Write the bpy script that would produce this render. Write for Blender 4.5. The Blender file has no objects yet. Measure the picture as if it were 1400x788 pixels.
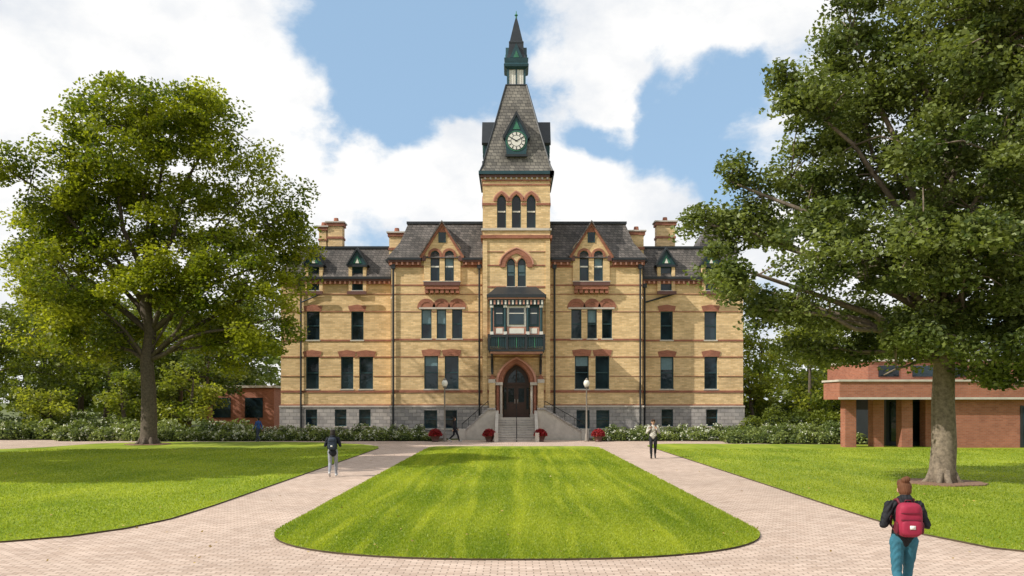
import bpy, math, random, numpy as np
from mathutils import Vector, Matrix
rnd=random.Random(7); nr=np.random.default_rng(7)
F=1150.0; H=2.6
sc=bpy.context.scene
sc.view_settings.view_transform='Standard'
try: sc.view_settings.look='None'
except Exception: pass
sc.view_settings.exposure=0

# ------------------------------------------------------------ materials
def new_mat(name):
    m=bpy.data.materials.new(name); m.use_nodes=True
    nt=m.node_tree; return m,nt,nt.nodes,nt.links,nt.nodes['Principled BSDF']
def c4(c): return (c[0],c[1],c[2],1)
def mul(c,k): return tuple(a*k for a in c)
def plain(name,col,rough=.7,var=.15,scale=3.0,metal=0,spec=.4,bump=0):
    m,nt,N,L,b=new_mat(name)
    g=N.new('ShaderNodeNewGeometry')
    n=N.new('ShaderNodeTexNoise'); n.inputs['Scale'].default_value=scale; n.inputs['Detail'].default_value=6
    n.inputs['Roughness'].default_value=.65
    L.new(g.outputs['Position'],n.inputs['Vector'])
    r=N.new('ShaderNodeValToRGB'); r.color_ramp.elements[0].position=.3; r.color_ramp.elements[1].position=.7
    r.color_ramp.elements[0].color=c4(mul(col,1-var)); r.color_ramp.elements[1].color=c4(mul(col,1+var))
    L.new(n.outputs['Fac'],r.inputs['Fac']); L.new(r.outputs['Color'],b.inputs['Base Color'])
    b.inputs['Roughness'].default_value=rough; b.inputs['Metallic'].default_value=metal
    b.inputs['Specular IOR Level'].default_value=spec
    if bump:
        bp=N.new('ShaderNodeBump'); bp.inputs['Strength'].default_value=bump; bp.inputs['Distance'].default_value=.02
        L.new(n.outputs['Fac'],bp.inputs['Height']); L.new(bp.outputs['Normal'],b.inputs['Normal'])
    return m
def brick(name,c1,c2,mortar,bw,rh,ms,flat=False,rough=.85,var=.25,bump=.3,nscale=.6,offset=.5,streak=0):
    m,nt,N,L,b=new_mat(name)
    g=N.new('ShaderNodeNewGeometry'); s=N.new('ShaderNodeSeparateXYZ'); L.new(g.outputs['Position'],s.inputs[0])
    cb=N.new('ShaderNodeCombineXYZ')
    if flat:
        L.new(s.outputs['X'],cb.inputs['X']); L.new(s.outputs['Y'],cb.inputs['Y'])
    else:
        a=N.new('ShaderNodeMath'); a.operation='ADD'; L.new(s.outputs['X'],a.inputs[0]); L.new(s.outputs['Y'],a.inputs[1])
        L.new(a.outputs[0],cb.inputs['X']); L.new(s.outputs['Z'],cb.inputs['Y'])
    t=N.new('ShaderNodeTexBrick'); t.inputs['Scale'].default_value=1
    t.inputs['Brick Width'].default_value=bw; t.inputs['Row Height'].default_value=rh
    t.inputs['Mortar Size'].default_value=ms; t.inputs['Mortar Smooth'].default_value=.2
    t.inputs['Color1'].default_value=c4(c1); t.inputs['Color2'].default_value=c4(c2); t.inputs['Mortar'].default_value=c4(mortar)
    t.inputs['Bias'].default_value=0; t.offset=offset
    L.new(cb.outputs[0],t.inputs['Vector'])
    n=N.new('ShaderNodeTexNoise'); n.inputs['Scale'].default_value=nscale; n.inputs['Detail'].default_value=8; n.inputs['Roughness'].default_value=.7
    L.new(g.outputs['Position'],n.inputs['Vector'])
    mr=N.new('ShaderNodeMapRange'); mr.inputs['From Min'].default_value=.3; mr.inputs['From Max'].default_value=.7
    mr.inputs['To Min'].default_value=1-var; mr.inputs['To Max'].default_value=1+var
    L.new(n.outputs['Fac'],mr.inputs['Value']); fac=mr.outputs[0]
    if streak:
        mp=N.new('ShaderNodeMapping'); mp.inputs['Scale'].default_value=(.25,.25,6); L.new(g.outputs['Position'],mp.inputs['Vector'])
        n2=N.new('ShaderNodeTexNoise'); n2.inputs['Scale'].default_value=1; n2.inputs['Detail'].default_value=5; L.new(mp.outputs[0],n2.inputs['Vector'])
        m2=N.new('ShaderNodeMapRange'); m2.inputs['From Min'].default_value=.3; m2.inputs['From Max'].default_value=.7
        m2.inputs['To Min'].default_value=1-streak; m2.inputs['To Max'].default_value=1+streak; L.new(n2.outputs['Fac'],m2.inputs['Value'])
        q=N.new('ShaderNodeMath'); q.operation='MULTIPLY'; L.new(fac,q.inputs[0]); L.new(m2.outputs[0],q.inputs[1]); fac=q.outputs[0]
    vm=N.new('ShaderNodeVectorMath'); vm.operation='SCALE'; L.new(t.outputs['Color'],vm.inputs[0]); L.new(fac,vm.inputs['Scale'])
    L.new(vm.outputs[0],b.inputs['Base Color']); b.inputs['Roughness'].default_value=rough
    b.inputs['Specular IOR Level'].default_value=.25
    if bump:
        bp=N.new('ShaderNodeBump'); bp.inputs['Strength'].default_value=bump; bp.inputs['Distance'].default_value=.02; bp.invert=True
        L.new(t.outputs['Fac'],bp.inputs['Height']); L.new(bp.outputs['Normal'],b.inputs['Normal'])
    return m
def foliage(name,dark,light,trans=.35):
    m,nt,N,L,b=new_mat(name)
    a=N.new('ShaderNodeAttribute'); a.attribute_name='tint'
    r=N.new('ShaderNodeValToRGB'); r.color_ramp.elements[0].color=c4(dark); r.color_ramp.elements[1].color=c4(light)
    L.new(a.outputs['Fac'],r.inputs['Fac']); L.new(r.outputs['Color'],b.inputs['Base Color'])
    b.inputs['Roughness'].default_value=.45; b.inputs['Specular IOR Level'].default_value=.35
    tr=N.new('ShaderNodeBsdfTranslucent')
    sm=N.new('ShaderNodeVectorMath'); sm.operation='MULTIPLY'; sm.inputs[1].default_value=(1.5,1.5,.7)
    L.new(r.outputs['Color'],sm.inputs[0]); L.new(sm.outputs[0],tr.inputs['Color'])
    mx=N.new('ShaderNodeMixShader'); mx.inputs[0].default_value=trans
    L.new(b.outputs[0],mx.inputs[1]); L.new(tr.outputs[0],mx.inputs[2])
    L.new(mx.outputs[0],N['Material Output'].inputs['Surface'])
    return m

M_tan=brick('tan_brick',(.77,.545,.29),(.57,.385,.185),(.54,.42,.26),.34,.11,.010,var=.18,nscale=.8,streak=.12)
M_red=brick('red_brick',(.36,.14,.085),(.26,.095,.06),(.30,.17,.12),.25,.09,.008,var=.2,nscale=1.5)
M_stone=brick('grey_stone',(.44,.40,.37),(.29,.27,.26),(.22,.205,.19),.55,.26,.02,var=.2,nscale=2)
M_lime=plain('limestone',(.50,.45,.39),.85,.15,2,bump=.2)
M_slate=brick('slate',(.15,.13,.118),(.075,.068,.062),(.035,.032,.03),.28,.19,.016,var=.45,nscale=.7,rough=.6,bump=.5)
M_slate2=brick('tower_slate',(.21,.19,.16),(.11,.10,.088),(.05,.047,.043),.34,.24,.018,var=.35,nscale=.9,rough=.6,bump=.5)
M_teal=plain('teal_paint',(.018,.055,.065),.45,.2,2)
M_dark=plain('dark_trim',(.022,.026,.03),.45,.2,2)
M_copper=plain('verdigris',(.04,.17,.10),.6,.3,4)
M_white=plain('cream_paint',(.70,.67,.60),.55,.06,3)
M_salmon=plain('salmon_paint',(.52,.26,.19),.55,.1,3)
M_gutter=plain('gutter_red',(.13,.06,.05),.6,.15,3)
M_door=plain('oak_door',(.05,.02,.012),.4,.3,6)
M_roofflat=plain('roof_membrane',(.12,.12,.12),.9,.1,1)
M_iron=plain('black_iron',(.02,.02,.022),.4,.1,3)
def glassmat():
    m,nt,N,L,b=new_mat('window_glass')
    g=N.new('ShaderNodeNewGeometry'); n=N.new('ShaderNodeTexNoise'); n.inputs['Scale'].default_value=.45; n.inputs['Detail'].default_value=3
    L.new(g.outputs['Position'],n.inputs['Vector'])
    r=N.new('ShaderNodeValToRGB'); r.color_ramp.elements[0].position=.4; r.color_ramp.elements[1].position=.7
    r.color_ramp.elements[0].color=(.006,.010,.014,1); r.color_ramp.elements[1].color=(.025,.05,.065,1)
    L.new(n.outputs['Fac'],r.inputs['Fac']); L.new(r.outputs['Color'],b.inputs['Base Color'])
    b.inputs['Roughness'].default_value=.06; b.inputs['Specular IOR Level'].default_value=.45
    bp=N.new('ShaderNodeBump'); bp.inputs['Strength'].default_value=.1; bp.inputs['Distance'].default_value=.05
    n2=N.new('ShaderNodeTexNoise'); n2.inputs['Scale'].default_value=2.2; L.new(g.outputs['Position'],n2.inputs['Vector'])
    L.new(n2.outputs['Fac'],bp.inputs['Height']); L.new(bp.outputs['Normal'],b.inputs['Normal'])
    return m
M_glass=glassmat()
M_blind=plain('window_blind',(.13,.21,.24),.3,.15,5)
BM=[M_tan,M_red,M_stone,M_lime,M_slate,M_slate2,M_teal,M_dark,M_copper,M_white,M_salmon,M_gutter,M_door,M_glass,M_blind,M_roofflat,M_iron]
TAN,RED,STONE,LIME,SLATE,TSL,TEAL,DARK,COP,WHI,SAL,GUT,DOOR,GLA,BLI,FLAT,IRON=range(17)

# ------------------------------------------------------------ mesh builder
def empty(name,loc=(0,0,0)):
    e=bpy.data.objects.new(name,None); e.location=loc; sc.collection.objects.link(e); return e
class MB:
    def __init__(s): s.v=[];s.f=[];s.m=[];s.M=Matrix.Identity(4)
    def pt(s,p): s.v.append(tuple(s.M@Vector(p))); return len(s.v)-1
    def face(s,pts,m=0):
        s.f.append([s.pt(p) for p in pts]); s.m.append(m)
    def box(s,x0,x1,y0,y1,z0,z1,m=0):
        if x0>x1:x0,x1=x1,x0
        if y0>y1:y0,y1=y1,y0
        if z0>z1:z0,z1=z1,z0
        i=[s.pt(p) for p in [(x0,y0,z0),(x1,y0,z0),(x1,y1,z0),(x0,y1,z0),(x0,y0,z1),(x1,y0,z1),(x1,y1,z1),(x0,y1,z1)]]
        for q in [(0,3,2,1),(4,5,6,7),(0,1,5,4),(1,2,6,5),(2,3,7,6),(3,0,4,7)]:
            s.f.append([i[k] for k in q]); s.m.append(m)
    def prism(s,poly,y0,y1,m=0):
        n=len(poly)
        a=[s.pt((x,y0,z)) for x,z in poly]; b=[s.pt((x,y1,z)) for x,z in poly]
        s.f.append(a); s.m.append(m); s.f.append(b[::-1]); s.m.append(m)
        for i in range(n):
            j=(i+1)%n; s.f.append([a[j],a[i],b[i],b[j]]); s.m.append(m)
    def rings(s,rings,m=0,cap=True):
        ids=[[s.pt(p) for p in r] for r in rings]; n=len(ids[0])
        for a,b in zip(ids,ids[1:]):
            for i in range(n):
                j=(i+1)%n; s.f.append([a[i],a[j],b[j],b[i]]); s.m.append(m)
        if cap:
            s.f.append(ids[0][::-1]); s.m.append(m); s.f.append(ids[-1]); s.m.append(m)
    def sq(s,cx,cy,levels,m=0,n=4):
        rr=[]
        for z,h in levels:
            if n==4: rr.append([(cx-h,cy-h,z),(cx+h,cy-h,z),(cx+h,cy+h,z),(cx-h,cy+h,z)])
            else: rr.append([(cx+h*math.cos(2*math.pi*(i+.5)/n),cy+h*math.sin(2*math.pi*(i+.5)/n),z) for i in range(n)])
        s.rings(rr,m)
    def tube(s,pts,rad,n=8,m=0):
        pts=[Vector(p) for p in pts]; rr=[]
        for i,p in enumerate(pts):
            d=(pts[min(i+1,len(pts)-1)]-pts[max(i-1,0)])
            if d.length<1e-6: d=Vector((0,0,1))
            d.normalize(); u=d.cross(Vector((0,1,0)) if abs(d.y)<.9 else Vector((1,0,0))).normalized(); w=d.cross(u)
            rr.append([tuple(p+(u*math.cos(2*math.pi*k/n)+w*math.sin(2*math.pi*k/n))*rad[i]) for k in range(n)])
        s.rings(rr,m)
    def supere(s,c,r,e=.5,m=0,nu=24,nv=14):
        rr=[]
        f=lambda t:math.copysign(abs(t)**e,t)
        for j in range(nv+1):
            v=-math.pi/2+math.pi*j/nv; cv=max(f(math.cos(v)),1e-3); sv=f(math.sin(v))
            rr.append([(c[0]+r[0]*cv*f(math.cos(2*math.pi*i/nu)),c[1]+r[1]*cv*f(math.sin(2*math.pi*i/nu)),c[2]+r[2]*sv) for i in range(nu)])
        s.rings(rr,m)
    def obj(s,name,mats,parent=None,smooth=False):
        me=bpy.data.meshes.new(name); me.from_pydata(s.v,[],s.f)
        for m in mats: me.materials.append(m)
        me.polygons.foreach_set('material_index',s.m)
        if smooth: me.polygons.foreach_set('use_smooth',[True]*len(s.f))
        me.update(); o=bpy.data.objects.new(name,me); sc.collection.objects.link(o)
        if parent: o.parent=parent
        return o

# ------------------------------------------------------------ façade helpers
def arch_pts(x0,x1,zs,rise,kind,n=10):
    w=(x1-x0); xc=(x0+x1)/2; out=[]
    if kind=='pointed':
        k=rise/(.866*w)
        for i in range(n+1):
            t=math.pi-(math.pi/3)*i/n; out.append((x1+w*math.cos(t),zs+w*math.sin(t)*k))
        for i in range(n-1,-1,-1):
            t=(math.pi/3)*i/n; out.append((x0+w*math.cos(t),zs+w*math.sin(t)*k))
    elif kind=='round':
        for i in range(2*n+1):
            t=math.pi-math.pi*i/(2*n); out.append((xc+w/2*math.cos(t),zs+rise*math.sin(t)))
    else:
        for i in range(n+1):
            u=-1+2*i/n; out.append((xc+w/2*u,zs+rise*(1-u*u)))
    return out
class Op:
    def __init__(s,x0,x1,z0,z1,kind=None,rise=0,win=True,depth=.24,blind=False):
        s.x0,s.x1,s.z0,s.z1,s.kind,s.rise,s.win,s.depth,s.blind=min(x0,x1),max(x0,x1),min(z0,z1),max(z0,z1),kind,rise,win,depth,blind
def wall(mb,x0,x1,z0,z1,y,ops,m,reveal=None):
    reveal=m if reveal is None else reveal
    xs=sorted(set([x0,x1]+[a for o in ops for a in (o.x0,o.x1) if x0<a<x1]))
    zs=sorted(set([z0,z1]+[a for o in ops for a in (o.z0,o.z1) if z0<a<z1]))
    for i in range(len(xs)-1):
        for j in range(len(zs)-1):
            cx=(xs[i]+xs[i+1])/2; cz=(zs[j]+zs[j+1])/2
            if any(o.x0<cx<o.x1 and o.z0<cz<o.z1 for o in ops): continue
            mb.face([(xs[i],y,zs[j]),(xs[i+1],y,zs[j]),(xs[i+1],y,zs[j+1]),(xs[i],y,zs[j+1])],m)
    for o in ops:
        d=o.depth; zt=o.z1-o.rise; yb=y+d
        mb.face([(o.x0,y,o.z0),(o.x0,yb,o.z0),(o.x0,yb,zt),(o.x0,y,zt)],reveal)
        mb.face([(o.x1,y,o.z0),(o.x1,y,zt),(o.x1,yb,zt),(o.x1,yb,o.z0)],reveal)
        mb.face([(o.x0,y,o.z0),(o.x1,y,o.z0),(o.x1,yb,o.z0),(o.x0,yb,o.z0)],LIME)
        if o.kind:
            ap=arch_pts(o.x0,o.x1,zt,o.rise,o.kind)
        else: ap=[(o.x0,o.z1),(o.x1,o.z1)]
        for (a,b),(c,e) in zip(ap,ap[1:]):
            if o.kind: mb.face([(a,y,b),(c,y,e),(c,y,o.z1+1e-4),(a,y,o.z1+1e-4)],m)
            mb.face([(a,y,b),(a,yb,b),(c,yb,e),(c,y,e)],reveal)
        if o.win: window(mb,o,y)
def window(mb,o,y,t=.07,fm=TEAL,rail=True):
    zt=o.z1-o.rise
    ap=arch_pts(o.x0,o.x1,zt,o.rise,o.kind) if o.kind else [(o.x0,o.z1),(o.x1,o.z1)]
    out=[(o.x0,o.z0),(o.x1,o.z0)]+ap[::-1]
    cx=(o.x0+o.x1)/2; cz=(o.z0+o.z1)/2; kx=1-2*t/(o.x1-o.x0); kz=1-2*t/(o.z1-o.z0)
    inn=[(cx+(a-cx)*kx,cz+(b-cz)*kz) for a,b in out]
    yf=y+o.depth-.10; yg=y+o.depth-.04; n=len(out)
    for i in range(n):
        j=(i+1)%n
        mb.face([(out[i][0],yf,out[i][1]),(out[j][0],yf,out[j][1]),(inn[j][0],yf,inn[j][1]),(inn[i][0],yf,inn[i][1])],fm)
        mb.face([(inn[i][0],yf,inn[i][1]),(inn[j][0],yf,inn[j][1]),(inn[j][0],yg+.01,inn[j][1]),(inn[i][0],yg+.01,inn[i][1])],fm)
    mb.face([(a,yg,b) for a,b in out],GLA)
    if rail:
        zm=o.z0+(o.z1-o.z0)*.5
        mb.box(o.x0+t,o.x1-t,yf+.005,yg+.005,zm-.035,zm+.035,fm)
    if o.blind:
        mb.box(o.x0+t,o.x1-t,yg-.012,yg-.004,o.z0+(o.z1-o.z0)*o.blind,o.z1-o.rise-t,BLI)
    mb.box(o.x0-.06,o.x1+.06,y-.07,y+.05,o.z0-.09,o.z0+.004,LIME)
def hood(mb,x0,x1,zs,rise,kind,t,y,proud=.05,m=RED,foot=0):
    a=arch_pts(x0,x1,zs,rise,kind); b=arch_pts(x0-t,x1+t,zs,rise+t,kind); yf=y-proud
    if foot: a=[(x0,zs-foot)]+a+[(x1,zs-foot)]; b=[(x0-t,zs-foot)]+b+[(x1+t,zs-foot)]
    for i in range(len(a)-1):
        mb.face([(a[i][0],yf,a[i][1]),(a[i+1][0],yf,a[i+1][1]),(b[i+1][0],yf,b[i+1][1]),(b[i][0],yf,b[i][1])],m)
        mb.face([(b[i][0],yf,b[i][1]),(b[i+1][0],yf,b[i+1][1]),(b[i+1][0],y+.02,b[i+1][1]),(b[i][0],y+.02,b[i][1])],m)
        mb.face([(a[i][0],yf,a[i][1]),(a[i][0],y+.02,a[i][1]),(a[i+1][0],y+.02,a[i+1][1]),(a[i+1][0],yf,a[i+1][1])],m)
    for i,s in((0,1),(len(a)-1,-1)):
        mb.face([(a[i][0],yf,a[i][1]),(b[i][0],yf,b[i][1]),(b[i][0],y+.02,b[i][1]),(a[i][0],y+.02,a[i][1])],m)
def course(mb,x0,x1,z0,z1,y,ops,m=RED,proud=.05):
    if z0>z1: z0,z1=z1,z0
    cuts=sorted([(o.x0-.02,o.x1+.02) for o in ops if o.z0<z1 and o.z1>z0])
    cur=x0
    for a,b in cuts:
        if a>cur: mb.box(cur,min(a,x1),y-proud,y+.03,z0,z1,m)
        cur=max(cur,b)
    if cur<x1: mb.box(cur,x1,y-proud,y+.03,z0,z1,m)
class PL:
    def __init__(s,Y): s.Y=Y; s.s=Y/F
    def x(s,p): return (p-700)*s.s
    def z(s,p): return H+(550-p)*s.s

# ------------------------------------------------------------ main building
bld=empty('victorian_brick_college_hall')
P=PL(60.3); Yc=60.3; w=MB()
rp=lambda a:1413-a
ops=[]
for a,b in [(576,590),(597,610),(618,632)]:
    for (p,q) in [(a,b),(rp(b),rp(a))]:
        ops.append(Op(P.x(p),P.x(q),P.z(463),P.z(423),blind=rnd.choice([False,.5,.55])))
for a,b in [(580,599),(608,627)]:
    for (p,q) in [(a,b),(rp(b),rp(a))]:
        ops.append(Op(P.x(p),P.x(q),P.z(532),P.z(487),blind=rnd.choice([False,False,.7])))
holes=[Op(P.x(583),P.x(626),P.z(392),P.z(356)+.5,win=False,depth=.3),Op(P.x(rp(626)),P.x(rp(583)),P.z(392),P.z(356)+.5,win=False,depth=.3)]
wops=ops+holes
XL,XR=P.x(535),P.x(878); zt=P.z(357); zb=P.z(557)
for o in holes: o.z1=zt-.001
wall(w,XL,XR,zb,zt,Yc,wops,TAN)
bops=[]
for a,b in [(580,598),(607,625)]:
    for p,q in [(a,b),(rp(b),rp(a))]: bops.append(Op(P.x(p),P.x(q),P.z(586),P.z(561)))
wall(w,XL-.08,XR+.08,-.3,zb,Yc-.1,bops,STONE)
w.box(XL-.12,XR+.12,Yc-.16,Yc+.05,zb-.001,zb+.13,LIME)
D=13
for X,sg in((XL,-1),(XR,1)):
    w.face([(X,Yc,zb),(X,Yc,zt),(X,Yc+D,zt),(X,Yc+D,zb)],TAN)
    w.face([(X+sg*.08,Yc-.1,-.3),(X+sg*.08,Yc-.1,zb),(X+sg*.08,Yc+D,zb),(X+sg*.08,Yc+D,-.3)],STONE)
w.face([(XL,Yc+D,-.3),(XR,Yc+D,-.3),(XR,Yc+D,zt),(XL,Yc+D,zt)],TAN)
for o in ops:
    if o.z0>P.z(470):
        hood(w,o.x0-.03,o.x1+.03,o.z1+.08,.42,'round',.26,Yc,.06,RED)
        w.prism([(o.x0-.02,o.z1-.01)]+[(o.x1+.02,o.z1-.01)]+arch_pts(o.x0-.02,o.x1+.02,o.z1+.08,.40,'round')[::-1],Yc-.03,Yc+.02,RED)
    else:
        w.prism([(o.x0-.1,o.z1-.0),(o.x1+.1,o.z1-.0),(o.x1+.2,o.z1+.42),((o.x0+o.x1)/2,o.z1+.5),(o.x0-.2,o.z1+.42)],Yc-.04,Yc+.02,RED)
for a,b in [(P.x(573),P.x(636)),(P.x(777),P.x(840))]:
    w.box(a,b,Yc-.09,Yc+.02,P.z(423),P.z(420.5),LIME)
for y0,y1,m in [(537,533.5,RED),(557,553,RED),(515,514.2,RED),(489,487.6,RED),(466,463.4,RED),(427,426,RED),(403,402,RED),(391,389.2,RED),(366,363.5,RED)]:
    course(w,XL-.03,XR+.03,P.z(y0),P.z(y1),Yc,wops,m,.05 if y1-y0<-2 else .03)
def cornice(a,b,pl,y,ztop,proud=.45):
    w.box(a,b,y-proud*.45,y+.05,ztop-.32,ztop-.12,RED)
    w.box(a,b,y-proud*.8,y+.1,ztop-.12,ztop+.02,GUT)
    w.box(a-.03,b+.03,y-proud,y+.15,ztop+.02,ztop+.16,DARK)
    n=int((b-a)/.35)
    for i in range(n): xx=a+(i+.5)*(b-a)/n; w.box(xx-.06,xx+.06,y-proud*.7,y-.02,ztop-.3,ztop-.121,SAL)
for a,b in [(532,576),(633,659),(754,780),(837,881)]:
    cornice(P.x(a),P.x(b),P,Yc,zt)
for X,sg in((XL,-1),(XR,1)):
    w.box(X,X+sg*.45,Yc+.15,Yc+D,zt+.02,zt+.16,DARK)
zr=P.z(300)
def mansard(mb,x0,x1,y0,y1,z0,z1,ix0,ix1,iy,m=SLATE,curb=True):
    a=[(x0,y0,z0),(x1,y0,z0),(x1,y1,z0),(x0,y1,z0)]
    md=[(x0+ix0*.62,y0+iy*.55,z0+(z1-z0)*.45),(x1-ix1*.62,y0+iy*.55,z0+(z1-z0)*.45),(x1-ix1*.62,y1-iy*.55,z0+(z1-z0)*.45),(x0+ix0*.62,y1-iy*.55,z0+(z1-z0)*.45)]
    b=[(x0+ix0,y0+iy,z1),(x1-ix1,y0+iy,z1),(x1-ix1,y1-iy,z1),(x0+ix0,y1-iy,z1)]
    mb.rings([a,md,b],m)
    if curb:
        mb.box(x0+ix0-.12,x1-ix1+.12,y0+iy-.12,y1-iy+.12,z1-.05,z1+.12,DARK)
mansard(w,XL-.3,XR+.3,Yc-.3,Yc+D+.3,zt+.165,zr,1.35,1.35,1.7)
def gdormer(cx):
    g=PL(60.1); Y=60.1; X=lambda d:g.x(cx)+d*g.s
    zz=g.z
    o1=[Op(X(-16),X(-3.5),zz(386),zz(343),'round',6*g.s,depth=.22,blind=rnd.choice([False,.5])),Op(X(3.5),X(16),zz(386),zz(343),'round',6*g.s,depth=.22,blind=.45)]
    wall(w,X(-25),X(25),zz(393),zz(338),Y,o1,TAN)
    for sx in(-25,25):
        w.face([(X(sx),Y,zz(393)),(X(sx),Y,zz(338)),(X(sx),Y+3,zz(338)),(X(sx),Y+3,zz(393))],TAN)
    for o in o1: hood(w,o.x0,o.x1,o.z1-o.rise,o.rise,'round',.17,Y,.05,RED,foot=.25)
    for o in o1:
        w.box(o.x0+.05,o.x1-.05,Y+.1,Y+.14,zz(365.5),zz(363.5),WHI)
    w.prism([(X(-25),zz(338)),(X(25),zz(338)),(X(21),zz(333)),(X(0),zz(309)),(X(-21),zz(333))],Y+.0,Y+2.9,TAN)
    w.box(X(-5),X(5),Y-.05,Y+.03,zz(332),zz(318),TEAL)
    w.box(X(-3.6),X(3.6),Y-.058,Y-.03,zz(330.5),zz(319.5),GLA)
    w.prism([(X(-7),zz(318)),(X(7),zz(318)),(X(0),zz(308))],Y-.07,Y+.02,RED)
    for sg in(-1,1):
        p=[(X(sg*0),zz(303)),(X(sg*30),zz(349)),(X(sg*30),zz(353)),(X(sg*27),zz(353)),(X(sg*0),zz(309))]
        if sg>0: p=p[::-1]
        w.prism(p,Y-.16,Y-.02,RED)
        q=[(X(0),zz(302)),(X(sg*31.5),zz(350.5)),(X(sg*30.3),zz(351.5)),(X(0),zz(304.5))]
        if sg>0:q=q[::-1]
        w.prism(q,Y-.3,Y+3.0,SLATE)
    w.box(X(-25),X(25),Y-.28,Y+.02,zz(391),zz(386),GUT)
    w.box(X(-23),X(23),Y-.22,Y+.02,zz(396),zz(391),RED)
    for i in range(-3,4): w.box(X(i*7)-.12,X(i*7)+.12,Y-.16,Y+.2,zz(401),zz(396),RED)
    w.box(X(-26),X(26),Y-.3,Y-.02,zz(386),zz(385),LIME)
    for sg in(-1,1): w.box(X(sg*25)-.14,X(sg*25)+.14,Y-.12,Y+.05,zz(357),zz(350),GUT)
gdormer(604.5); gdormer(808.5)

# wings
PW=PL(61.8); Yw=61.8
zwt=PW.z(383); zwr=PW.z(336); zwb=PW.z(557)
def wing(xa,xb,third,second,base,dorm,side):
    a,b=PW.x(xa),PW.x(xb)
    o=[Op(PW.x(p),PW.x(q),PW.z(465),PW.z(426),blind=rnd.choice([False,.5])) for p,q in third]+[Op(PW.x(p),PW.x(q),PW.z(532),PW.z(488),blind=rnd.choice([False,False,.6])) for p,q in second]
    wall(w,a,b,zwb,zwt,Yw,o,TAN)
    bo=[Op(PW.x(p),PW.x(q),PW.z(583),PW.z(560)) for p,q in base]
    wall(w,a-.08,b+.08,-.3,zwb,Yw-.1,bo,STONE)
    w.box(a-.1,b+.1,Yw-.15,Yw+.05,zwb,zwb+.12,LIME)
    for q in o:
        w.prism([(q.x0-.1,q.z1),(q.x1+.1,q.z1),(q.x1+.22,q.z1+.38),((q.x0+q.x1)/2,q.z1+.5),(q.x0-.22,q.z1+.38)],Yw-.05,Yw+.02,RED)
    for y0,y1 in [(537,534),(556,553),(515,514.2),(489,487.6),(467,464.5),(427,426),(403,402)]:
        course(w,a,b,PW.z(y0),PW.z(y1),Yw,o)
    cornice(a-.1,b+.1,PW,Yw,zwt)
    xe=a if side<0 else b
    w.face([(xe,Yw,-.3),(xe,Yw,zwt),(xe,Yw+11,zwt),(xe,Yw+11,-.3)],TAN)
    w.face([(a,Yw+11,-.3),(b,Yw+11,-.3),(b,Yw+11,zwt),(a,Yw+11,zwt)],TAN)
    ai,bi=(1.0,0.) if side<0 else (0.,1.0)
    mansard(w,a-(.3 if side<0 else 0),b+(.3 if side>0 else 0),Yw-.3,Yw+11.3,zwt+.165,zwr,ai,bi,1.3)
    for c in dorm:
        Y=Yw-.25; X=lambda d:PW.x(c)+d*PW.s; zz=PW.z
        op=[Op(X(-7.5),X(7.5),zz(398),zz(366),depth=.2)]
        w.box(X(-12),X(-7.5),Y,Y+2,zz(400),zz(364),TAN); w.box(X(7.5),X(12),Y,Y+2,zz(400),zz(364),TAN)
        w.box(X(-7.5),X(7.5),Y+.21,Y+2,zz(400),zz(364),DARK)
        window(w,op[0],Y)
        w.box(X(-13),X(13),Y-.3,Y-.19,zz(404),zz(399.5),GUT)
        w.box(X(-13.5),X(13.5),Y-.1,Y+2.2,zz(366),zz(363),DARK)
        w.prism([(X(-13),zz(363)),(X(13),zz(363)),(X(0),zz(342))],Y-.02,Y+2.4,TEAL)
        w.prism([(X(-6),zz(361)),(X(6),zz(361)),(X(0),zz(350))],Y-.05,Y,COP)
        w.prism([(X(-2.5),zz(361)),(X(2.5),zz(361)),(X(0),zz(354))],Y-.08,Y-.04,WHI)
        for sg in(-1,1):
            q=[(X(0),zz(339)),(X(sg*15.5),zz(364)),(X(sg*13.5),zz(364)),(X(0),zz(343))]
            if sg>0:q=q[::-1]
            w.prism(q,Y-.2,Y+2.6,DARK)
wing(384,534.5,[(419,437),(480,497)],[(418,436),(466,483),(491,510)],[(418,434),(458,474),(491,507)],[430,489.5],-1)
wing(878.5,1016,[(903,920),(963,980)],[(903,921),(963,981)],[(904,920),(965,981)],[910,971],1)
def chimney(x0,x1,y0,y1,Y,arch=False):
    p=PL(Y); a,b=p.x(x0),p.x(x1); d=max(.9,(b-a)*.6); zt=p.z(y0); z0=p.z(y1)
    w.box(a,b,Y,Y+d,z0,zt-.3,TAN)
    w.box(a-.1,b+.1,Y-.1,Y+d+.1,zt-.30,zt-.05,RED)
    w.box(a-.18,b+.18,Y-.18,Y+d+.18,zt-.05,zt+.05,LIME)
    w.box(a-.06,b+.06,Y-.06,Y+d+.06,z0+(zt-z0)*.45,z0+(zt-z0)*.52,RED)
    w.sq((a+b)/2,Y+d/2,[(zt+.05,.22),(zt+.4,.17)],RED,8)
chimney(448,468,304,345,65); chimney(436,446,310,345,65)
chimney(532,551,318,362,62.3); chimney(862,880,316,362,62.3)
chimney(898,923,303,345,65); 
pt=PL(70); w.sq(pt.x(976),70,[(pt.z(350),1.6),(pt.z(336),1.5),(pt.z(299),.35),(pt.z(296),.35)],SLATE)
w.sq(pt.x(976),70,[(8,1.3),(pt.z(349),1.3)],TAN)
for px,Y,y0 in [(538,Yc,362),(655.5,Yc,362),(758,Yc,362),(875,Yc,362),(412,Yw,388),(881,Yw,388)]:
    p=PL(Y); x=p.x(px); w.tube([(x,Y-.14,p.z(y0)),(x,Y-.14,.1)],[.07,.07],8,DARK); w.box(x-.14,x+.14,Y-.25,Y-.02,p.z(y0+6),p.z(y0),DARK)
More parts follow.
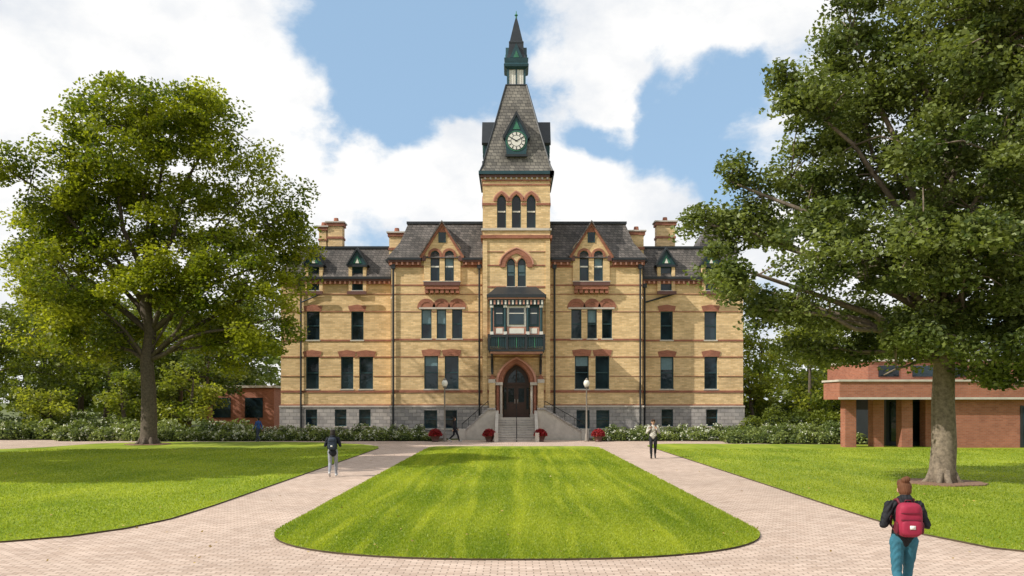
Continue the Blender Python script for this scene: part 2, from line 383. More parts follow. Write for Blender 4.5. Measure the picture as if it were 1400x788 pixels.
for px,dx in((412,28),(881,42)):
    p=PL(Yw); w.tube([(p.x(px),Yw-.14,p.z(414)),(p.x(px+dx*.5),Yw-.14,p.z(408)),(p.x(px+dx),Yw-.14,p.z(402))],[.06]*3,8,DARK)
w.obj('walls_and_roofs',BM,bld)

# ------------------------------------------------------------ tower
t=MB(); T=PL(59.0); s=T.s; hw=46*s; cx=T.x(706); cy=59.0+hw; Z=T.z
def base(k): t.M=Matrix.Translation((cx,cy,0))@Matrix.Rotation(k*math.pi/2,4,'Z')
for k in range(4):
    base(k); Y=-hw
    o=[Op((c-6.2)*s,(c+6.2)*s,Z(312),Z(266),'pointed',9.5*s,depth=.3) for c in(-20.3,0,20.3)]
    wall(t,-hw,hw,Z(326),Z(242),Y,o,TAN)
    for q in o:
        hood(t,q.x0,q.x1,q.z1-q.rise,q.rise,'pointed',.2,Y,.07,RED,foot=0)
        hood(t,q.x0-.2,q.x1+.2,q.z1-q.rise,q.rise+.2,'pointed',.07,Y,.03,SAL,foot=0)
        t.box(q.x0+.05,q.x1-.05,Y+.15,Y+.19,Z(290),Z(288),WHI)
    for y0,y1,m,pr in [(326.5,322,RED,.14),(315.5,312.6,LIME,.1),(281,278,RED,.05),(254,252,RED,.04),(248,246,RED,.06)]:
        course(t,-hw-pr,hw,Z(y0),Z(y1),Y,o,m,pr)
    t.box(-hw-.15,hw+.15-.001,Y-.15,Y+.02,Z(243),Z(239.5),GUT)
    t.box(-hw-.28,hw+.28-.001,Y-.28,Y+.02,Z(239.5),Z(235),TEAL)
    for i in range(13): xx=-hw+(i+.5)*2*hw/13; t.box(xx-.06,xx+.06,Y-.12,Y-.01,Z(246),Z(243),LIME)
    o=[]
    if k==0:
        o=[Op((c-5.6)*s,(c+5.6)*s,Z(392),Z(353),'pointed',8*s,depth=.25,blind=.4) for c in(-7.4,7.4)]
        dr=Op(-19*s,19*s,Z(571),Z(497),'pointed',26*s,win=False,depth=1.0)
        o.append(dr)
        wall(t,-hw,hw,Z(571),Z(326),Y,o,TAN)
        t.box(-hw,hw,Y+.01,Y+1.5,-.3,Z(571)-.002,STONE)
    else:
        o=[Op((c-5.6)*s,(c+5.6)*s,Z(392),Z(353),'pointed',8*s,depth=.25) for c in(-7.4,7.4)] if k==2 else []
        wall(t,-hw,hw,-.3,Z(326),Y,o,TAN)
    if k in(0,2):
        hood(t,-15*s,15*s,Z(362),15*s,'pointed',.36,Y,.08,RED,foot=.2)
        hood(t,-15*s-.36,15*s+.36,Z(362),15*s+.36,'pointed',.08,Y,.12,SAL)
        for c in(-7.4,7.4): hood(t,(c-5.6)*s,(c+5.6)*s,Z(361),8*s,'pointed',.07,Y,.05,RED)
    for y0,y1 in [(345,344),(364,362.2),(393.5,391.5),(404,403),(427,426),(466,463.4),(489,487.6),(515,514.2),(537,533.5)]:
        course(t,-hw-.04,hw,Z(y0),Z(y1),Y,o+([Op(-17*s,17*s,Z(362),Z(340))] if k in (0,2) else []),RED,.045)
    if k!=0:
        t.box(-hw-.1,hw+.1-.002,Y-.1,Y+.02,-.3,Z(557),STONE)
base(0); Y=-hw
for a,b in((-46,-25),(25,46)):
    t.box(a*s-(.1 if a<0 else 0),b*s+(.1 if b>30 else 0),Y-.12,Y+.02,-.3,Z(557),STONE)
    t.box(a*s-(.1 if a<0 else 0),b*s+(.1 if b>30 else 0),Y-.16,Y+.02,Z(557),Z(554.5),LIME)
for sg in(-1,1):
    t.box(sg*hw-.0,sg*(hw-.32),Y-.07,Y+.02,Z(553),Z(330),TAN)
t.sq(0,0,[(Z(235),hw+.2),(Z(226),hw-.02),(Z(212),hw*.925),(Z(160),28.5*s),(Z(105),14.5*s)],TSL)
for k in range(4):
    base(k)
    t.tube([(-hw-.18,-hw-.18,Z(235)),(-hw,-hw,Z(226)),(-hw*.925,-hw*.925,Z(212)),(-28.5*s,-28.5*s,Z(160)),(-14.5*s,-14.5*s,Z(105))],[.06]*5,6,DARK)
    yf=-hw+.0
    b=[(-13*s,Z(213)),(13*s,Z(213)),(16*s,Z(188)),(0,Z(156)),(-16*s,Z(188))]
    t.prism(b,yf,yf+2.2,TEAL)
    for sg in(-1,1):
        q=[(0,Z(152)),(sg*19*s,Z(187)),(sg*17*s,Z(190)),(0,Z(158))]
        if sg>0:q=q[::-1]
        t.prism(q,yf-.12,yf+2.3,DARK)
    t.prism([(-5*s,Z(177)),(5*s,Z(177)),(0,Z(165))],yf-.04,yf+.0,COP)
    t.box(-15*s,15*s,yf-.1,yf+.1,Z(214.5),Z(211.5),DARK)
    czz=Z(193); R=14*s
    def disc(r,y,m,n=40): t.prism([(r*math.sin(-2*math.pi*i/n),czz+r*math.cos(2*math.pi*i/n)) for i in range(n)],y,yf+.0,m)
    disc(R,yf-.03,COP); disc(R*.90,yf-.05,DARK); disc(R*.84,yf-.053,WHI); disc(R*.56,yf-.058,DARK); disc(R*.50,yf-.062,WHI)
    for i in range(12):
        a=i*math.pi/6; c,sn=math.cos(a),math.sin(a); r0,r1,h=.60*R,.82*R,.03
        t.prism([(sn*r0+c*h,czz+c*r0-sn*h),(sn*r1+c*h,czz+c*r1-sn*h),(sn*r1-c*h,czz+c*r1+sn*h),(sn*r0-c*h,czz+c*r0+sn*h)],yf-.07,yf-.045,DARK)
    for a,r1,h in((math.radians(-62),.5*R,.035),(math.radians(62),.78*R,.025)):
        c,sn=math.cos(a),math.sin(a); r0=-.12*R
        t.prism([(sn*r0+c*h,czz+c*r0-sn*h),(sn*r1+c*h,czz+c*r1-sn*h),(sn*r1-c*h,czz+c*r1+sn*h),(sn*r0-c*h,czz+c*r0+sn*h)],yf-.085,yf-.05,DARK)
    h=12*s
    for sg in(-1,0): 
        x0=(-10.6+ (0 if sg==-1 else 11.2))*s
        t.box(x0,x0+10*s,-h-.0,-h+.1,Z(103),Z(82),WHI)
        for fx_ in (.33,.66): t.box(x0+10*s*fx_-.012,x0+10*s*fx_+.012,-h-.015,-h,Z(103),Z(82),LIME)
    t.box(-.05,.05,-h-.06,-h+.05,Z(105),Z(80),TEAL)
    t.box(-h-.06,-h+.1,-h-.06,-h+.1,Z(105),Z(80),TEAL)
    t.prism([(-9*s,Z(66)),(9*s,Z(66)),(0,Z(46))],-15*s,-6*s,TEAL)
    t.prism([(-4*s,Z(66)),(4*s,Z(66)),(0,Z(56))],-15*s-.03,-14*s,COP)
base(0)
t.sq(0,0,[(Z(105),15.5*s),(Z(103.5),15*s),(Z(103),11*s),(Z(80),11*s)],DARK)
t.sq(0,0,[(Z(82),13*s),(Z(79),17*s),(Z(76),17.5*s),(Z(74),16*s),(Z(71),16.5*s),(Z(67),17*s),(Z(66),13*s)],TEAL)
t.sq(0,0,[(Z(66),14*s),(Z(60),11.5*s),(Z(45),10*s),(Z(42),10.5*s),(Z(40),9*s),(Z(14),3.4*s),(Z(4),.9*s)],DARK)
t.tube([(0,0,Z(6)),(0,0,Z(0)),(0,0,Z(-6))],[.07,.05,.02],8,COP)
t.sq(0,0,[(Z(2),.04),(Z(0),.13),(Z(-2),.04)],COP,8)

# oriel bay
pr=1.45; yo=Y-pr
t.box(-35*s,35*s,yo,Y,Z(463),Z(460),DARK)
t.box(-33*s,33*s,yo+.15,Y,Z(460),Z(421),SAL)
for c,h in((0,12.5),(-23,7),(23,7)):
    t.box((c-h)*s,(c+h)*s,yo+.07,yo+.16,Z(449),Z(421.5),WHI if c==0 else TEAL)
    hh=h-2.6
    a,b=((-hh,hh) if c==0 else (c-hh,c+hh))
    t.box(a*s,b*s,yo+.03,yo+.08,Z(446.5),Z(424.5),GLA)
    t.box(a*s,b*s,yo+.015,yo+.05,Z(432),Z(431),WHI)
    t.box((c-h)*s,(c+h)*s,yo+.06,yo+.16,Z(460),Z(450),SAL)
    t.box((c-hh)*s,(c+hh)*s,yo+.03,yo+.07,Z(458.5),Z(451.5),WHI)
for x in(-33,-15,15,33):
    t.tube([(x*s,yo,Z(460)),(x*s,yo,Z(421))],[.09,.09],8,TEAL)
    t.box(x*s-.12,x*s+.12,yo-.1,yo+.12,Z(424),Z(421),WHI); t.box(x*s-.12,x*s+.12,yo-.1,yo+.12,Z(460),Z(456),WHI)
for sg in(-1,1):
    for a,b in((.25,.65),(.8,1.25)):
        t.box(sg*33*s-.04,sg*33*s+.04,yo+a,yo+b,Z(446),Z(424),GLA)
t.box(-36*s,36*s,yo-.12,Y,Z(421),Z(413),TEAL)
for i in range(15):
    x=(-34+i*68/14)*s; t.box(x-.06,x+.06,yo-.2,yo-.11,Z(420),Z(414.5),SAL if i%2 else WHI)
t.box(-38*s,38*s,yo-.25,Y,Z(413),Z(411),SAL); t.box(-39.5*s,39.5*s,yo-.35,Y,Z(411),Z(407),DARK)
zz0,zz1=Z(407),Z(394)
t.rings([[(-38.5*s,yo-.3,zz0),(38.5*s,yo-.3,zz0),(38.5*s,Y,zz0),(-38.5*s,Y,zz0)],[(-33*s,yo+.25,Z(401)),(33*s,yo+.25,Z(401)),(33*s,Y,Z(401)),(-33*s,Y,Z(401))],[(-27*s,yo+.9,zz1),(27*s,yo+.9,zz1),(27*s,Y,zz1),(-27*s,Y,zz1)]],DARK)
yb=yo-.45
t.box(-37*s,37*s,yb,Y,Z(483),Z(480),DARK)
t.box(-35*s,35*s,yb+.1,Y,Z(485.5),Z(483),SAL)
t.box(-37*s,37*s,yb,yb+.1,Z(464),Z(461.5),DARK); t.box(-37*s,37*s,yb,yb+.08,Z(479),Z(478),DARK)
for i in range(31):
    x=(-36+i*72/30)*s; t.box(x-.028,x+.028,yb+.02,yb+.07,Z(479),Z(464),COP if i%5==0 else TEAL)
t.box(-36.5*s,36.5*s,yb+.08,yb+.1,Z(476),Z(467),DARK)
for sg in(-1,1):
    t.box(sg*37*s,sg*36*s,yb,Y,Z(464),Z(461.5),DARK)
    for i in range(7): y=yb+.2+i*.25; t.box(sg*37*s,sg*36.2*s,y,y+.05,Z(480),Z(464),TEAL)
for x in(-36.5,-12.5,12.5,36.5): t.box(x*s-.07,x*s+.07,yb-.02,yb+.12,Z(481),Z(460),DARK)
for sg in(-1,1):
    X=sg*33*s; pts=[]
    for i in range(9):
        a=i/8*math.pi/2; pts.append((X,Y-.05-(pr+.2)*(1-math.cos(a)),Z(509)+(Z(486)-Z(509))*math.sin(a)))
    t.tube(pts,[.09]*9,6,DARK)
    t.box(X-.07,X+.07,Y-.16,Y,Z(512),Z(486),DARK); t.box(X-.07,X+.07,yo,Y,Z(487.5),Z(485.5),DARK)
# entrance portal
hood(t,-19*s,19*s,Z(523),26*s,'pointed',.30,Y,.32,RED); hood(t,-19*s-.30,19*s+.30,Z(523),26*s+.3,'pointed',.14,Y,.40,SAL)
hood(t,-17.5*s,17.5*s,Z(523),24.5*s,'pointed',.08,Y+.3,.2,RED)
for sg in(-1,1):
    for x,r,m in((20.8,.085,LIME),(25.6,.085,RED)):
        t.tube([(sg*x*s,Y-.25,Z(567)),(sg*x*s,Y-.25,Z(527))],[r,r],10,m)
    a,b=sg*18.7*s,sg*28.5*s
    t.box(a,b,Y-.42,Y+.0,Z(527),Z(523),LIME); t.box(a,b,Y-.40,Y+.0,Z(571),Z(566),LIME)
    t.box(sg*19.2*s,sg*28*s,Y-.12,Y+.01,Z(566),Z(527),RED)
    t.box(sg*29*s,sg*37*s,Y-.5,Y-.13,Z(571),Z(524),TAN); t.box(sg*28.6*s,sg*38*s,Y-.56,Y-.13,Z(524),Z(519),LIME)
    t.prism([(sg*33*s-.25,Z(519)),(sg*33*s+.25,Z(519)),(sg*33*s,Z(512))],Y-.5,Y-.13,RED)
yd=Y+.85
ap=arch_pts(-18*s,18*s,Z(523),25*s,'pointed')
t.prism([(-18*s,Z(571)),(18*s,Z(571))]+ap[::-1],yd,yd+.1,DOOR)
for sg in(-1,1):
    t.box(sg*1.2*s,sg*13*s,yd-.05,yd+.02,Z(570),Z(527),DOOR)
    t.box(sg*3*s,sg*11*s,yd-.065,yd,Z(550),Z(531),GLA)
    t.box(sg*3*s,sg*11*s,yd-.07,yd-.02,Z(566),Z(554),DOOR)
    t.box(sg*14*s,sg*17*s,yd-.04,yd,Z(560),Z(530),GLA)
t.prism([(-12*s,Z(523))]+[(12*s,Z(523))]+arch_pts(-12*s,12*s,Z(523),18*s,'pointed')[::-1],yd-.04,yd,GLA)
t.tube([(0,yd-.06,Z(523)),(0,yd-.06,Z(505))],[.04,.04],6,DOOR); t.box(-14*s,14*s,yd-.09,yd,Z(526),Z(523),DOOR)
for sg in(-1,1): t.tube([(sg*2*s,yd-.09,Z(552)),(sg*2*s,yd-.09,Z(546))],[.02,.02],6,LIME)
t.box(-19*s,19*s,Y,Y+1.0,Z(571)-.1,Z(571)+.003,LIME)
zl=Z(571); ns=9; yl=Y-1.0
t.box(-38*s,38*s,yl,Y+.0,-.2,zl,LIME)
for i in range(ns):
    zz=zl-(i+1)*zl/(ns+1); t.box(-24*s,24*s,yl-(i+1)*.32,yl-i*.32,-.2,zz,LIME)
    t.box(-24*s,24*s,yl-(i+1)*.32-.03,yl-(i+1)*.32+.06,zz-.04,zz+.006,STONE)
ye=yl-ns*.32
for sg in(-1,1):
    t.rings([[(sg*24*s,yl,-.2),(sg*28*s,yl,-.2),(sg*28*s,yl,zl+.5),(sg*24*s,yl,zl+.5)],[(sg*24*s,ye,-.2),(sg*28*s,ye,-.2),(sg*28*s,ye,.35),(sg*24*s,ye,.35)]],LIME)
    t.box(sg*23.4*s,sg*28.6*s,ye-.35,ye,-.2,.6,LIME)
    xo=-73 if sg<0 else 92
    q=[(sg*28*s,-.2),(xo*s,-.2),(xo*s,.42),(sg*38*s,zl+.55),(sg*28*s,zl+.55)]
    if sg<0:q=q[::-1]
    t.prism(q,yl-.2,yl+.15,LIME)
    q=[(xo*s,.42),(xo*s,.55),(sg*38*s,zl+.68),(sg*28*s,zl+.68),(sg*28*s,zl+.55),(sg*38*s,zl+.55)]
    if sg>0:q=q[::-1]
    t.prism(q[::-1],yl-.28,yl+.23,STONE)
    t.box(xo*s-.25,xo*s+.25,yl-.3,yl+.25,-.2,.75,LIME)
    t.tube([(sg*38*s,yl-.02,zl+1.15),(xo*s,yl-.02,1.1),(xo*s,yl-.02,.6)],[.025]*3,6,IRON)
    for i in range(5):
        f=i/4; x=(sg*38*(1-f)+xo*f)*s; zb_=(zl+.6)*(1-f)+.55*f; t.tube([(x,yl-.02,zb_),(x,yl-.02,zb_+.52)],[.018]*2,6,IRON)
t.tube([(0,ye,0),(0,ye,.95),(0,yl,zl+.95),(0,yl,zl)],[.03]*4,8,IRON)
for i in(3,6): t.tube([(0,yl-i*.32,0),(0,yl-i*.32,zl*(1-i/10)+.98)],[.02]*2,6,IRON)
t.M=Matrix.Identity(4)
t.obj('clock_tower_and_entrance',BM,bld)

# ------------------------------------------------------------ ground
M_pave=brick('paver',(.60,.47,.385),(.45,.335,.265),(.25,.19,.15),.22,.11,.010,flat=True,var=.16,nscale=.35,bump=.4)
def grassmat(name,stripe):
    m,nt,N,L,b=new_mat(name)
    g=N.new('ShaderNodeNewGeometry')
    mp=N.new('ShaderNodeMapping'); mp.inputs['Scale'].default_value=(2.6,.035,1) if stripe else (1.0,.15,1)
    L.new(g.outputs['Position'],mp.inputs['Vector'])
    n1=N.new('ShaderNodeTexNoise'); n1.inputs['Scale'].default_value=1; n1.inputs['Detail'].default_value=4; L.new(mp.outputs[0],n1.inputs['Vector'])
    n2=N.new('ShaderNodeTexNoise'); n2.inputs['Scale'].default_value=9; n2.inputs['Detail'].default_value=9; n2.inputs['Roughness'].default_value=.8; L.new(g.outputs['Position'],n2.inputs['Vector'])
    n3=N.new('ShaderNodeTexNoise'); n3.inputs['Scale'].default_value=.35; n3.inputs['Detail'].default_value=5; L.new(g.outputs['Position'],n3.inputs['Vector'])
    a=N.new('ShaderNodeMath'); a.operation='ADD'; L.new(n1.outputs['Fac'],a.inputs[0]); L.new(n2.outputs['Fac'],a.inputs[1])
    a2=N.new('ShaderNodeMath'); a2.operation='ADD'; L.new(a.outputs[0],a2.inputs[0]); L.new(n3.outputs['Fac'],a2.inputs[1])
    d=N.new('ShaderNodeMath'); d.operation='DIVIDE'; d.inputs[1].default_value=3; L.new(a2.outputs[0],d.inputs[0])
    r=N.new('ShaderNodeValToRGB'); e=r.color_ramp.elements; e[0].position=.40; e[1].position=.60
    e[0].color=(.125,.195,.012,1); e[1].color=(.31,.36,.035,1)
    L.new(d.outputs[0],r.inputs['Fac']); L.new(r.outputs['Color'],b.inputs['Base Color'])
    b.inputs['Roughness'].default_value=.8; b.inputs['Specular IOR Level'].default_value=.15
    bp=N.new('ShaderNodeBump'); bp.inputs['Strength'].default_value=.4; bp.inputs['Distance'].default_value=.03
    L.new(n2.outputs['Fac'],bp.inputs['Height']); L.new(bp.outputs['Normal'],b.inputs['Normal'])
    return m
M_grass=grassmat('lawn_grass',True); M_grass2=grassmat('lawn_grass_side',False)
M_soil=plain('soil',(.07,.05,.03),.95,.4,3,bump=.4)
M_mulch=plain('mulch',(.22,.13,.085),.95,.45,14,bump=.6)
M_ground=plain('rough_ground',(.09,.11,.025),.95,.4,.4)
def sheet(name,poly,z,mat,thick=0,skirt=None):
    mb=MB(); mb.face([(x,y,z) for x,y in poly])
    if thick:
        n=len(poly)
        for i in range(n):
            j=(i+1)%n; mb.face([(poly[i][0],poly[i][1],z-thick),(poly[j][0],poly[j][1],z-thick),(poly[j][0],poly[j][1],z),(poly[i][0],poly[i][1],z)],1 if skirt else 0)
    return mb.obj(name,[mat,skirt] if skirt else [mat])
sheet('ground',[(-1500,-600),(1500,-600),(1500,2500),(-1500,2500)],-.02,M_ground)
sheet('brick_paved_path',[(-70,-15),(70,-15),(70,57.6),(-70,57.6)],0,M_pave)
central=[]
for i in range(33):
    a=math.pi+math.pi*i/32; c,sn=math.cos(a),math.sin(a)
    central.append((.1+4.85*math.copysign(abs(c)**.8,c),17.4+3.6*math.copysign(abs(sn)**.9,sn)))
central+=[(4.95,48.2),(4.5,49),(-4.3,49),(-4.75,48.2)]
left=[(-70,15.0),(-13,15.1),(-10.8,15.2),(-9.4,15.55),(-8.5,16.2),(-7.9,17.2),(-7.55,18.6),(-7.45,21),(-7.45,47),(-7.8,49),(-9,51),(-12,53.6),(-16,54.6),(-23,54.4),(-25.8,52),(-26.6,48),(-28.5,45),(-34,42),(-70,38)]
right=[(7.95,49.5),(7.95,19),(8.02,16.5),(8.5,14.9),(9.6,13.9),(11.5,13.3),(15,13.1),(70,13),(70,50.5),(24,50.5),(10,52),(8.6,51.5)]
sheet('lawn',central,.035,M_grass,.06,M_soil); sheet('lawn',left,.035,M_grass2,.06,M_soil); sheet('lawn',right,.035,M_grass2,.06,M_soil)
sheet('planting_bed_soil',[(-23,55.8),(-4.6,55.8),(-4.6,61.5),(-23,61.5)],.006,M_soil)
sheet('planting_bed_soil',[(5.2,55.8),(16,55.8),(16,51.8),(26,51.2),(27,61.5),(5.2,61.5)],.01,M_soil)

# ------------------------------------------------------------ foliage scatter
def leafmesh(name,C,size,tint,mat,parent=None,asp=.62,flat=.6):
    N=len(C); d=nr.normal(size=(N,3)); d[:,2]*=flat; d/=np.linalg.norm(d,axis=1)[:,None]+1e-9
    r=nr.normal(size=(N,3))*.8; r[:,2]+=1.0
    wv=np.cross(d,r); wv/=np.linalg.norm(wv,axis=1)[:,None]+1e-9
    s_=size[:,None]*.5
    V=np.stack([C-d*s_,C+wv*s_*asp,C+d*s_,C-wv*s_*asp],1).reshape(-1,3)
    me=bpy.data.meshes.new(name); me.vertices.add(N*4); me.vertices.foreach_set('co',V.ravel().astype(np.float32))
    me.loops.add(N*4); me.loops.foreach_set('vertex_index',np.arange(N*4,dtype=np.int32))
    me.polygons.add(N); me.polygons.foreach_set('loop_start',np.arange(0,N*4,4,dtype=np.int32)); me.polygons.foreach_set('loop_total',np.full(N,4,dtype=np.int32))
    me.materials.append(mat); me.update(calc_edges=True)
    at=me.attributes.new('tint','FLOAT','POINT'); at.data.foreach_set('value',np.repeat(np.clip(tint,0,1),4).astype(np.float32))
    o=bpy.data.objects.new(name,me); sc.collection.objects.link(o)
    if parent:o.parent=parent
    return o
M_bark=plain('bark',(.10,.078,.058),.95,.45,9,bump=.9)
M_bark2=plain('bark_light',(.19,.15,.11),.95,.5,9,bump=.9)
M_lf1=foliage('maple_leaves',(.065,.105,.010),(.36,.38,.03),.5)
M_lf2=foliage('oak_leaves',(.045,.072,.016),(.23,.27,.07),.36)
M_lf3=foliage('woodland_leaves',(.035,.06,.010),(.22,.26,.03),.38)
M_lf4=foliage('shrub_leaves',(.07,.11,.025),(.28,.33,.09),.3)
M_flow=foliage('white_petals',(.50,.52,.40),(.85,.85,.78),.2)
M_redfl=foliage('red_petals',(.16,.012,.014),(.42,.03,.035),.2)
def tree(name,bx,by,tr,lobes,nclump,lper,leaf,crad,mat,bark,seed,fork,topz):
    R=random.Random(seed); g=np.random.default_rng(seed)
    e=empty(name)
    mb=MB()
    pts=[];rad=[]
    nseg=9; wob=[(R.uniform(-.12,.12),R.uniform(-.12,.12)) for _ in range(nseg+1)]
    for i in range(nseg+1):
        f=i/nseg; z=f*topz; q=min(1,f*2)
        pts.append((bx+wob[i][0]*q*2,by+wob[i][1]*q*2,z-.1)); rad.append(tr*(1-f)**.75+.04)
    rad[0]=tr*1.35
    pts.insert(1,(bx,by,.35)); rad.insert(1,tr*1.08)
    mb.tube(pts,rad,14)
    for k in range(7):
        a=k*2*math.pi/7+R.random()*.5; mb.tube([(bx+math.cos(a)*tr*.6,by+math.sin(a)*tr*.6,.6),(bx+math.cos(a)*tr*1.2,by+math.sin(a)*tr*1.2,.12),(bx+math.cos(a)*tr*2,by+math.sin(a)*tr*2,-.06)],[tr*.35,tr*.3,tr*.12],6)
    nodes=[(Vector(p),r) for p,r in zip(pts,rad) if p[2]>fork]
    allnodes=list(nodes)
    for (lx,ly,lz,rx,ry,rz) in lobes:
        c=Vector((lx,ly,lz)); st=None;best=1e9
        zwant=fork+(lz-fork)*.35
        for p,r in nodes:
            dd=abs(p.z-zwant)
            if dd<best: best=dd; st=(p,r)
        p0,r0=st; L_=(c-p0).length; r0=min(r0*.6,.04+L_*.013)
        mid=p0.lerp(c,.5)+Vector((R.uniform(-.08,.08)*L_,R.uniform(-.08,.08)*L_,.10*L_))
        path=[]
        for i in range(7):
            f=i/6; q=p0*(1-f)**2+mid*2*f*(1-f)+c*f*f; q+=Vector((R.uniform(-1,1),R.uniform(-1,1),R.uniform(-1,1)))*.025*L_*(1 if 0<i<6 else 0)
            path.append(q)
        rr=[r0*(1-.75*i/6) for i in range(7)]
        mb.tube(path,rr,7)
        for q,r in list(zip(path,rr))[2:]: allnodes.append((q,r))
    vol=np.array([l[3]*l[4]*l[5] for l in lobes])**.7; vol/=vol.sum()
    C=[];S=[];Tn=[]
    NP=np.array([tuple(p) for p,_ in allnodes])
    idx=g.choice(len(lobes),nclump,p=vol)
    for li in idx:
        l=lobes[li]; d=g.normal(size=3); d/=np.linalg.norm(d); rr=g.random()**.42
        c=np.array(l[:3])+d*rr*np.array(l[3:])
        k=int(np.argmin(np.linalg.norm(NP-c,axis=1))); p,r=allnodes[k]
        cv=Vector(c); L_=(cv-p).length
        if L_>.3:
            m=p.lerp(cv,.5)+Vector((0,0,.12*L_)); mb.tube([p,m,cv],[min(r*.6,.02+.012*L_),.015+.006*L_,.008],4)
        n=int(lper*g.uniform(.5,1.4)); cr=crad*g.uniform(.65,1.3)
        q=g.normal(size=(n,3)); q/=np.linalg.norm(q,axis=1)[:,None]; q*=(g.random(n)**.5)[:,None]*cr; q[:,2]*=.6
        q[:,2]-=.18*(q[:,0]**2+q[:,1]**2)/cr
        C.append(c+q); ct=g.uniform(.1,.8); S.append(leaf*g.uniform(.6,1.25,n)); Tn.append(ct+g.normal(size=n)*.16)
    mb.obj('trunk_and_limbs',[bark],e,True)
    leafmesh('crown_foliage',np.concatenate(C),np.concatenate(S),np.concatenate(Tn),mat,e)
    return e
def lob(Y,depth,l,seed=0):
    p=PL(Y); R=random.Random(seed); out=[]
    for q in l:
        cx_,cy_,rx,ry=q[:4]; dy=q[4] if len(q)>4 else R.uniform(-1,1)*depth
        rd=rx*.85; out.append((p.x(cx_),Y+dy,p.z(cy_),rx*p.s,rd*p.s,ry*p.s))
    return out
L1=[(215,205,120,80),(110,265,85,80),(330,285,80,85),(75,350,65,55),(225,320,120,80),(350,395,65,70),(130,400,90,50),(65,280,50,55),(295,180,65,45),(165,165,70,42),(375,340,45,80),(330,470,60,38),(40,385,42,45),(250,400,80,45),(240,140,50,28),
    (385,440,38,55),(60,445,60,40),(28,330,32,60),(140,465,70,35),(285,460,60,38),(385,285,32,45),(30,240,30,40),(385,380,36,50)]
tree('added_shade_maple',PL(51).x(203),51.0,.46,lob(51,2.6,L1,3),450,290,.25,1.2,M_lf1,M_bark,11,3.6,15.5)
L2=[(1250,40,130,100),(1180,130,110,80),(1330,150,120,110),(1105,225,90,65),(1230,255,140,100),(1035,300,65,50),(1130,350,95,65),(1290,360,120,80),(1400,290,110,120),(1015,385,52,45),(1180,430,80,45),(1370,430,95,60),(1085,425,60,38),(1260,-70,110,80),(1450,90,100,120),(1165,485,42,24),(1440,450,80,50),(1090,150,60,50),(1150,60,60,60),(1500,250,90,110),
    (985,300,36,36),(978,372,32,34),(1010,235,38,34),(1330,470,85,40,-2.2),(1240,462,60,34,-2.0),(1420,510,70,34,-1.5),(1290,250,110,90,-3),(1290,120,100,90,-3),(1200,350,90,60,-3),(1370,340,90,70,-3),(1030,430,34,28),(1120,480,40,24),(1250,380,80,60,-3.2),(1290,30,90,90,-3),(1180,515,34,20,-1.5),(1225,495,40,24,-1),(1340,505,50,22,-1)]
tree('oak_tree',PL(26.7).x(1288),26.7,.36,lob(26.7,1.9,L2,5),840,290,.16,.72,M_lf2,M_bark2,23,3.4,12)
# unseen maples added outside the frame to cast shadows on the lawns
def add_shade_maple(x,y,seed,hh):
    k=hh/22
    L3=[(0,0,16*k,3.8,4.2,4.2),(-2.5,1,11.5*k,3.4,4,3.2),(1.2,-1,12*k,2.8,4,3.2),(0,0,20*k,3.2,3.2,2.8),(0,-3,14*k,3.2,3,3),(.5,2,hh-1,2.6,2.6,2.2)]
    tree('added_shade_maple',x,y,.42,[(x+a,y+b,c,d,e_,f) for a,b,c,d,e_,f in L3],240,95,.75,1.4,M_lf1,M_bark,seed,4.5,17*k)
add_shade_maple(-30.0,26.5,31,23); add_shade_maple(-38,34,37,20); add_shade_maple(-29.0,37,41,20)
for X,Y,r in((PL(26.7).x(1288),26.7,1.25),(PL(51).x(203),51,1.3)):
    sheet('mulch_ring',[(X+r*(1+.08*math.sin(3*i))*math.cos(i*math.pi/14),Y+r*(1+.06*math.cos(5*i))*math.sin(i*math.pi/14)) for i in range(28)],.075,M_mulch,.08)

# background woodland
def wood(name,specs,seed,mat=None):
    e=empty(name); g=np.random.default_rng(seed); R=random.Random(seed); mb=MB(); C=[];S=[];Tn=[]
    for X,Y,top,rad,bot,n in specs:
        lean=R.uniform(-.4,.4)
        mb.tube([(X,Y,-.1),(X+lean,Y,top*.4),(X+lean*1.5,Y,top*.85)],[.2+rad*.03,.15,.04],8)
        nc=int(24*rad*rad/9*(top-bot)/8*n)+10
        tb=g.uniform(-.15,.2)
        for _ in range(nc):
            f=g.random(); z=bot+(top-bot)*f; rr=rad*math.sqrt(max(.05,1-(2*f-1)**2*.85)); a=g.random()*6.283; q=rr*g.random()**.5
            c=np.array([X+math.cos(a)*q,Y+math.sin(a)*q,z]); m=150
            if g.random()<.4: mb.tube([(X+lean*f,Y,z-.8),tuple(c)],[.06,.02],4)
            p=g.normal(size=(m,3)); p/=np.linalg.norm(p,axis=1)[:,None]; p*=(g.random(m)**.5)[:,None]*1.15; p[:,2]*=.6
            C.append(c+p); S.append(.3*g.uniform(.6,1.25,m)); Tn.append(tb+g.uniform(.1,.75)+g.normal(size=m)*.15)
    mb.obj('trunks',[M_bark],e,True); leafmesh('foliage',np.concatenate(C),np.concatenate(S),np.concatenate(Tn),mat or M_lf3,e)
M_birch=foliage('birch_leaves',(.07,.11,.015),(.34,.36,.05),.5)
sp=[]
for i,(X,Y,top,rad,bot) in enumerate([(-45,68,12,4,3.5),(-40,64,10,3.5,3.6),(-36,70,12,4,3.4),(-32,66,9.5,3.2,3.4),(-28.5,72,11,3.6,3.2),(-25,68,8.5,3,2.4),(-34,80,13,5,2),(-44,82,14,5,2),(-29,84,13,5,2),(-52,75,14,5,2),(-58,70,13,5,2),(-38,88,13,6,1),(-50,90,14,6,1),(-30,92,14,5.5,1)]):
    sp.append((X,Y,top,rad,bot,1))
wood('background_trees',sp,5)
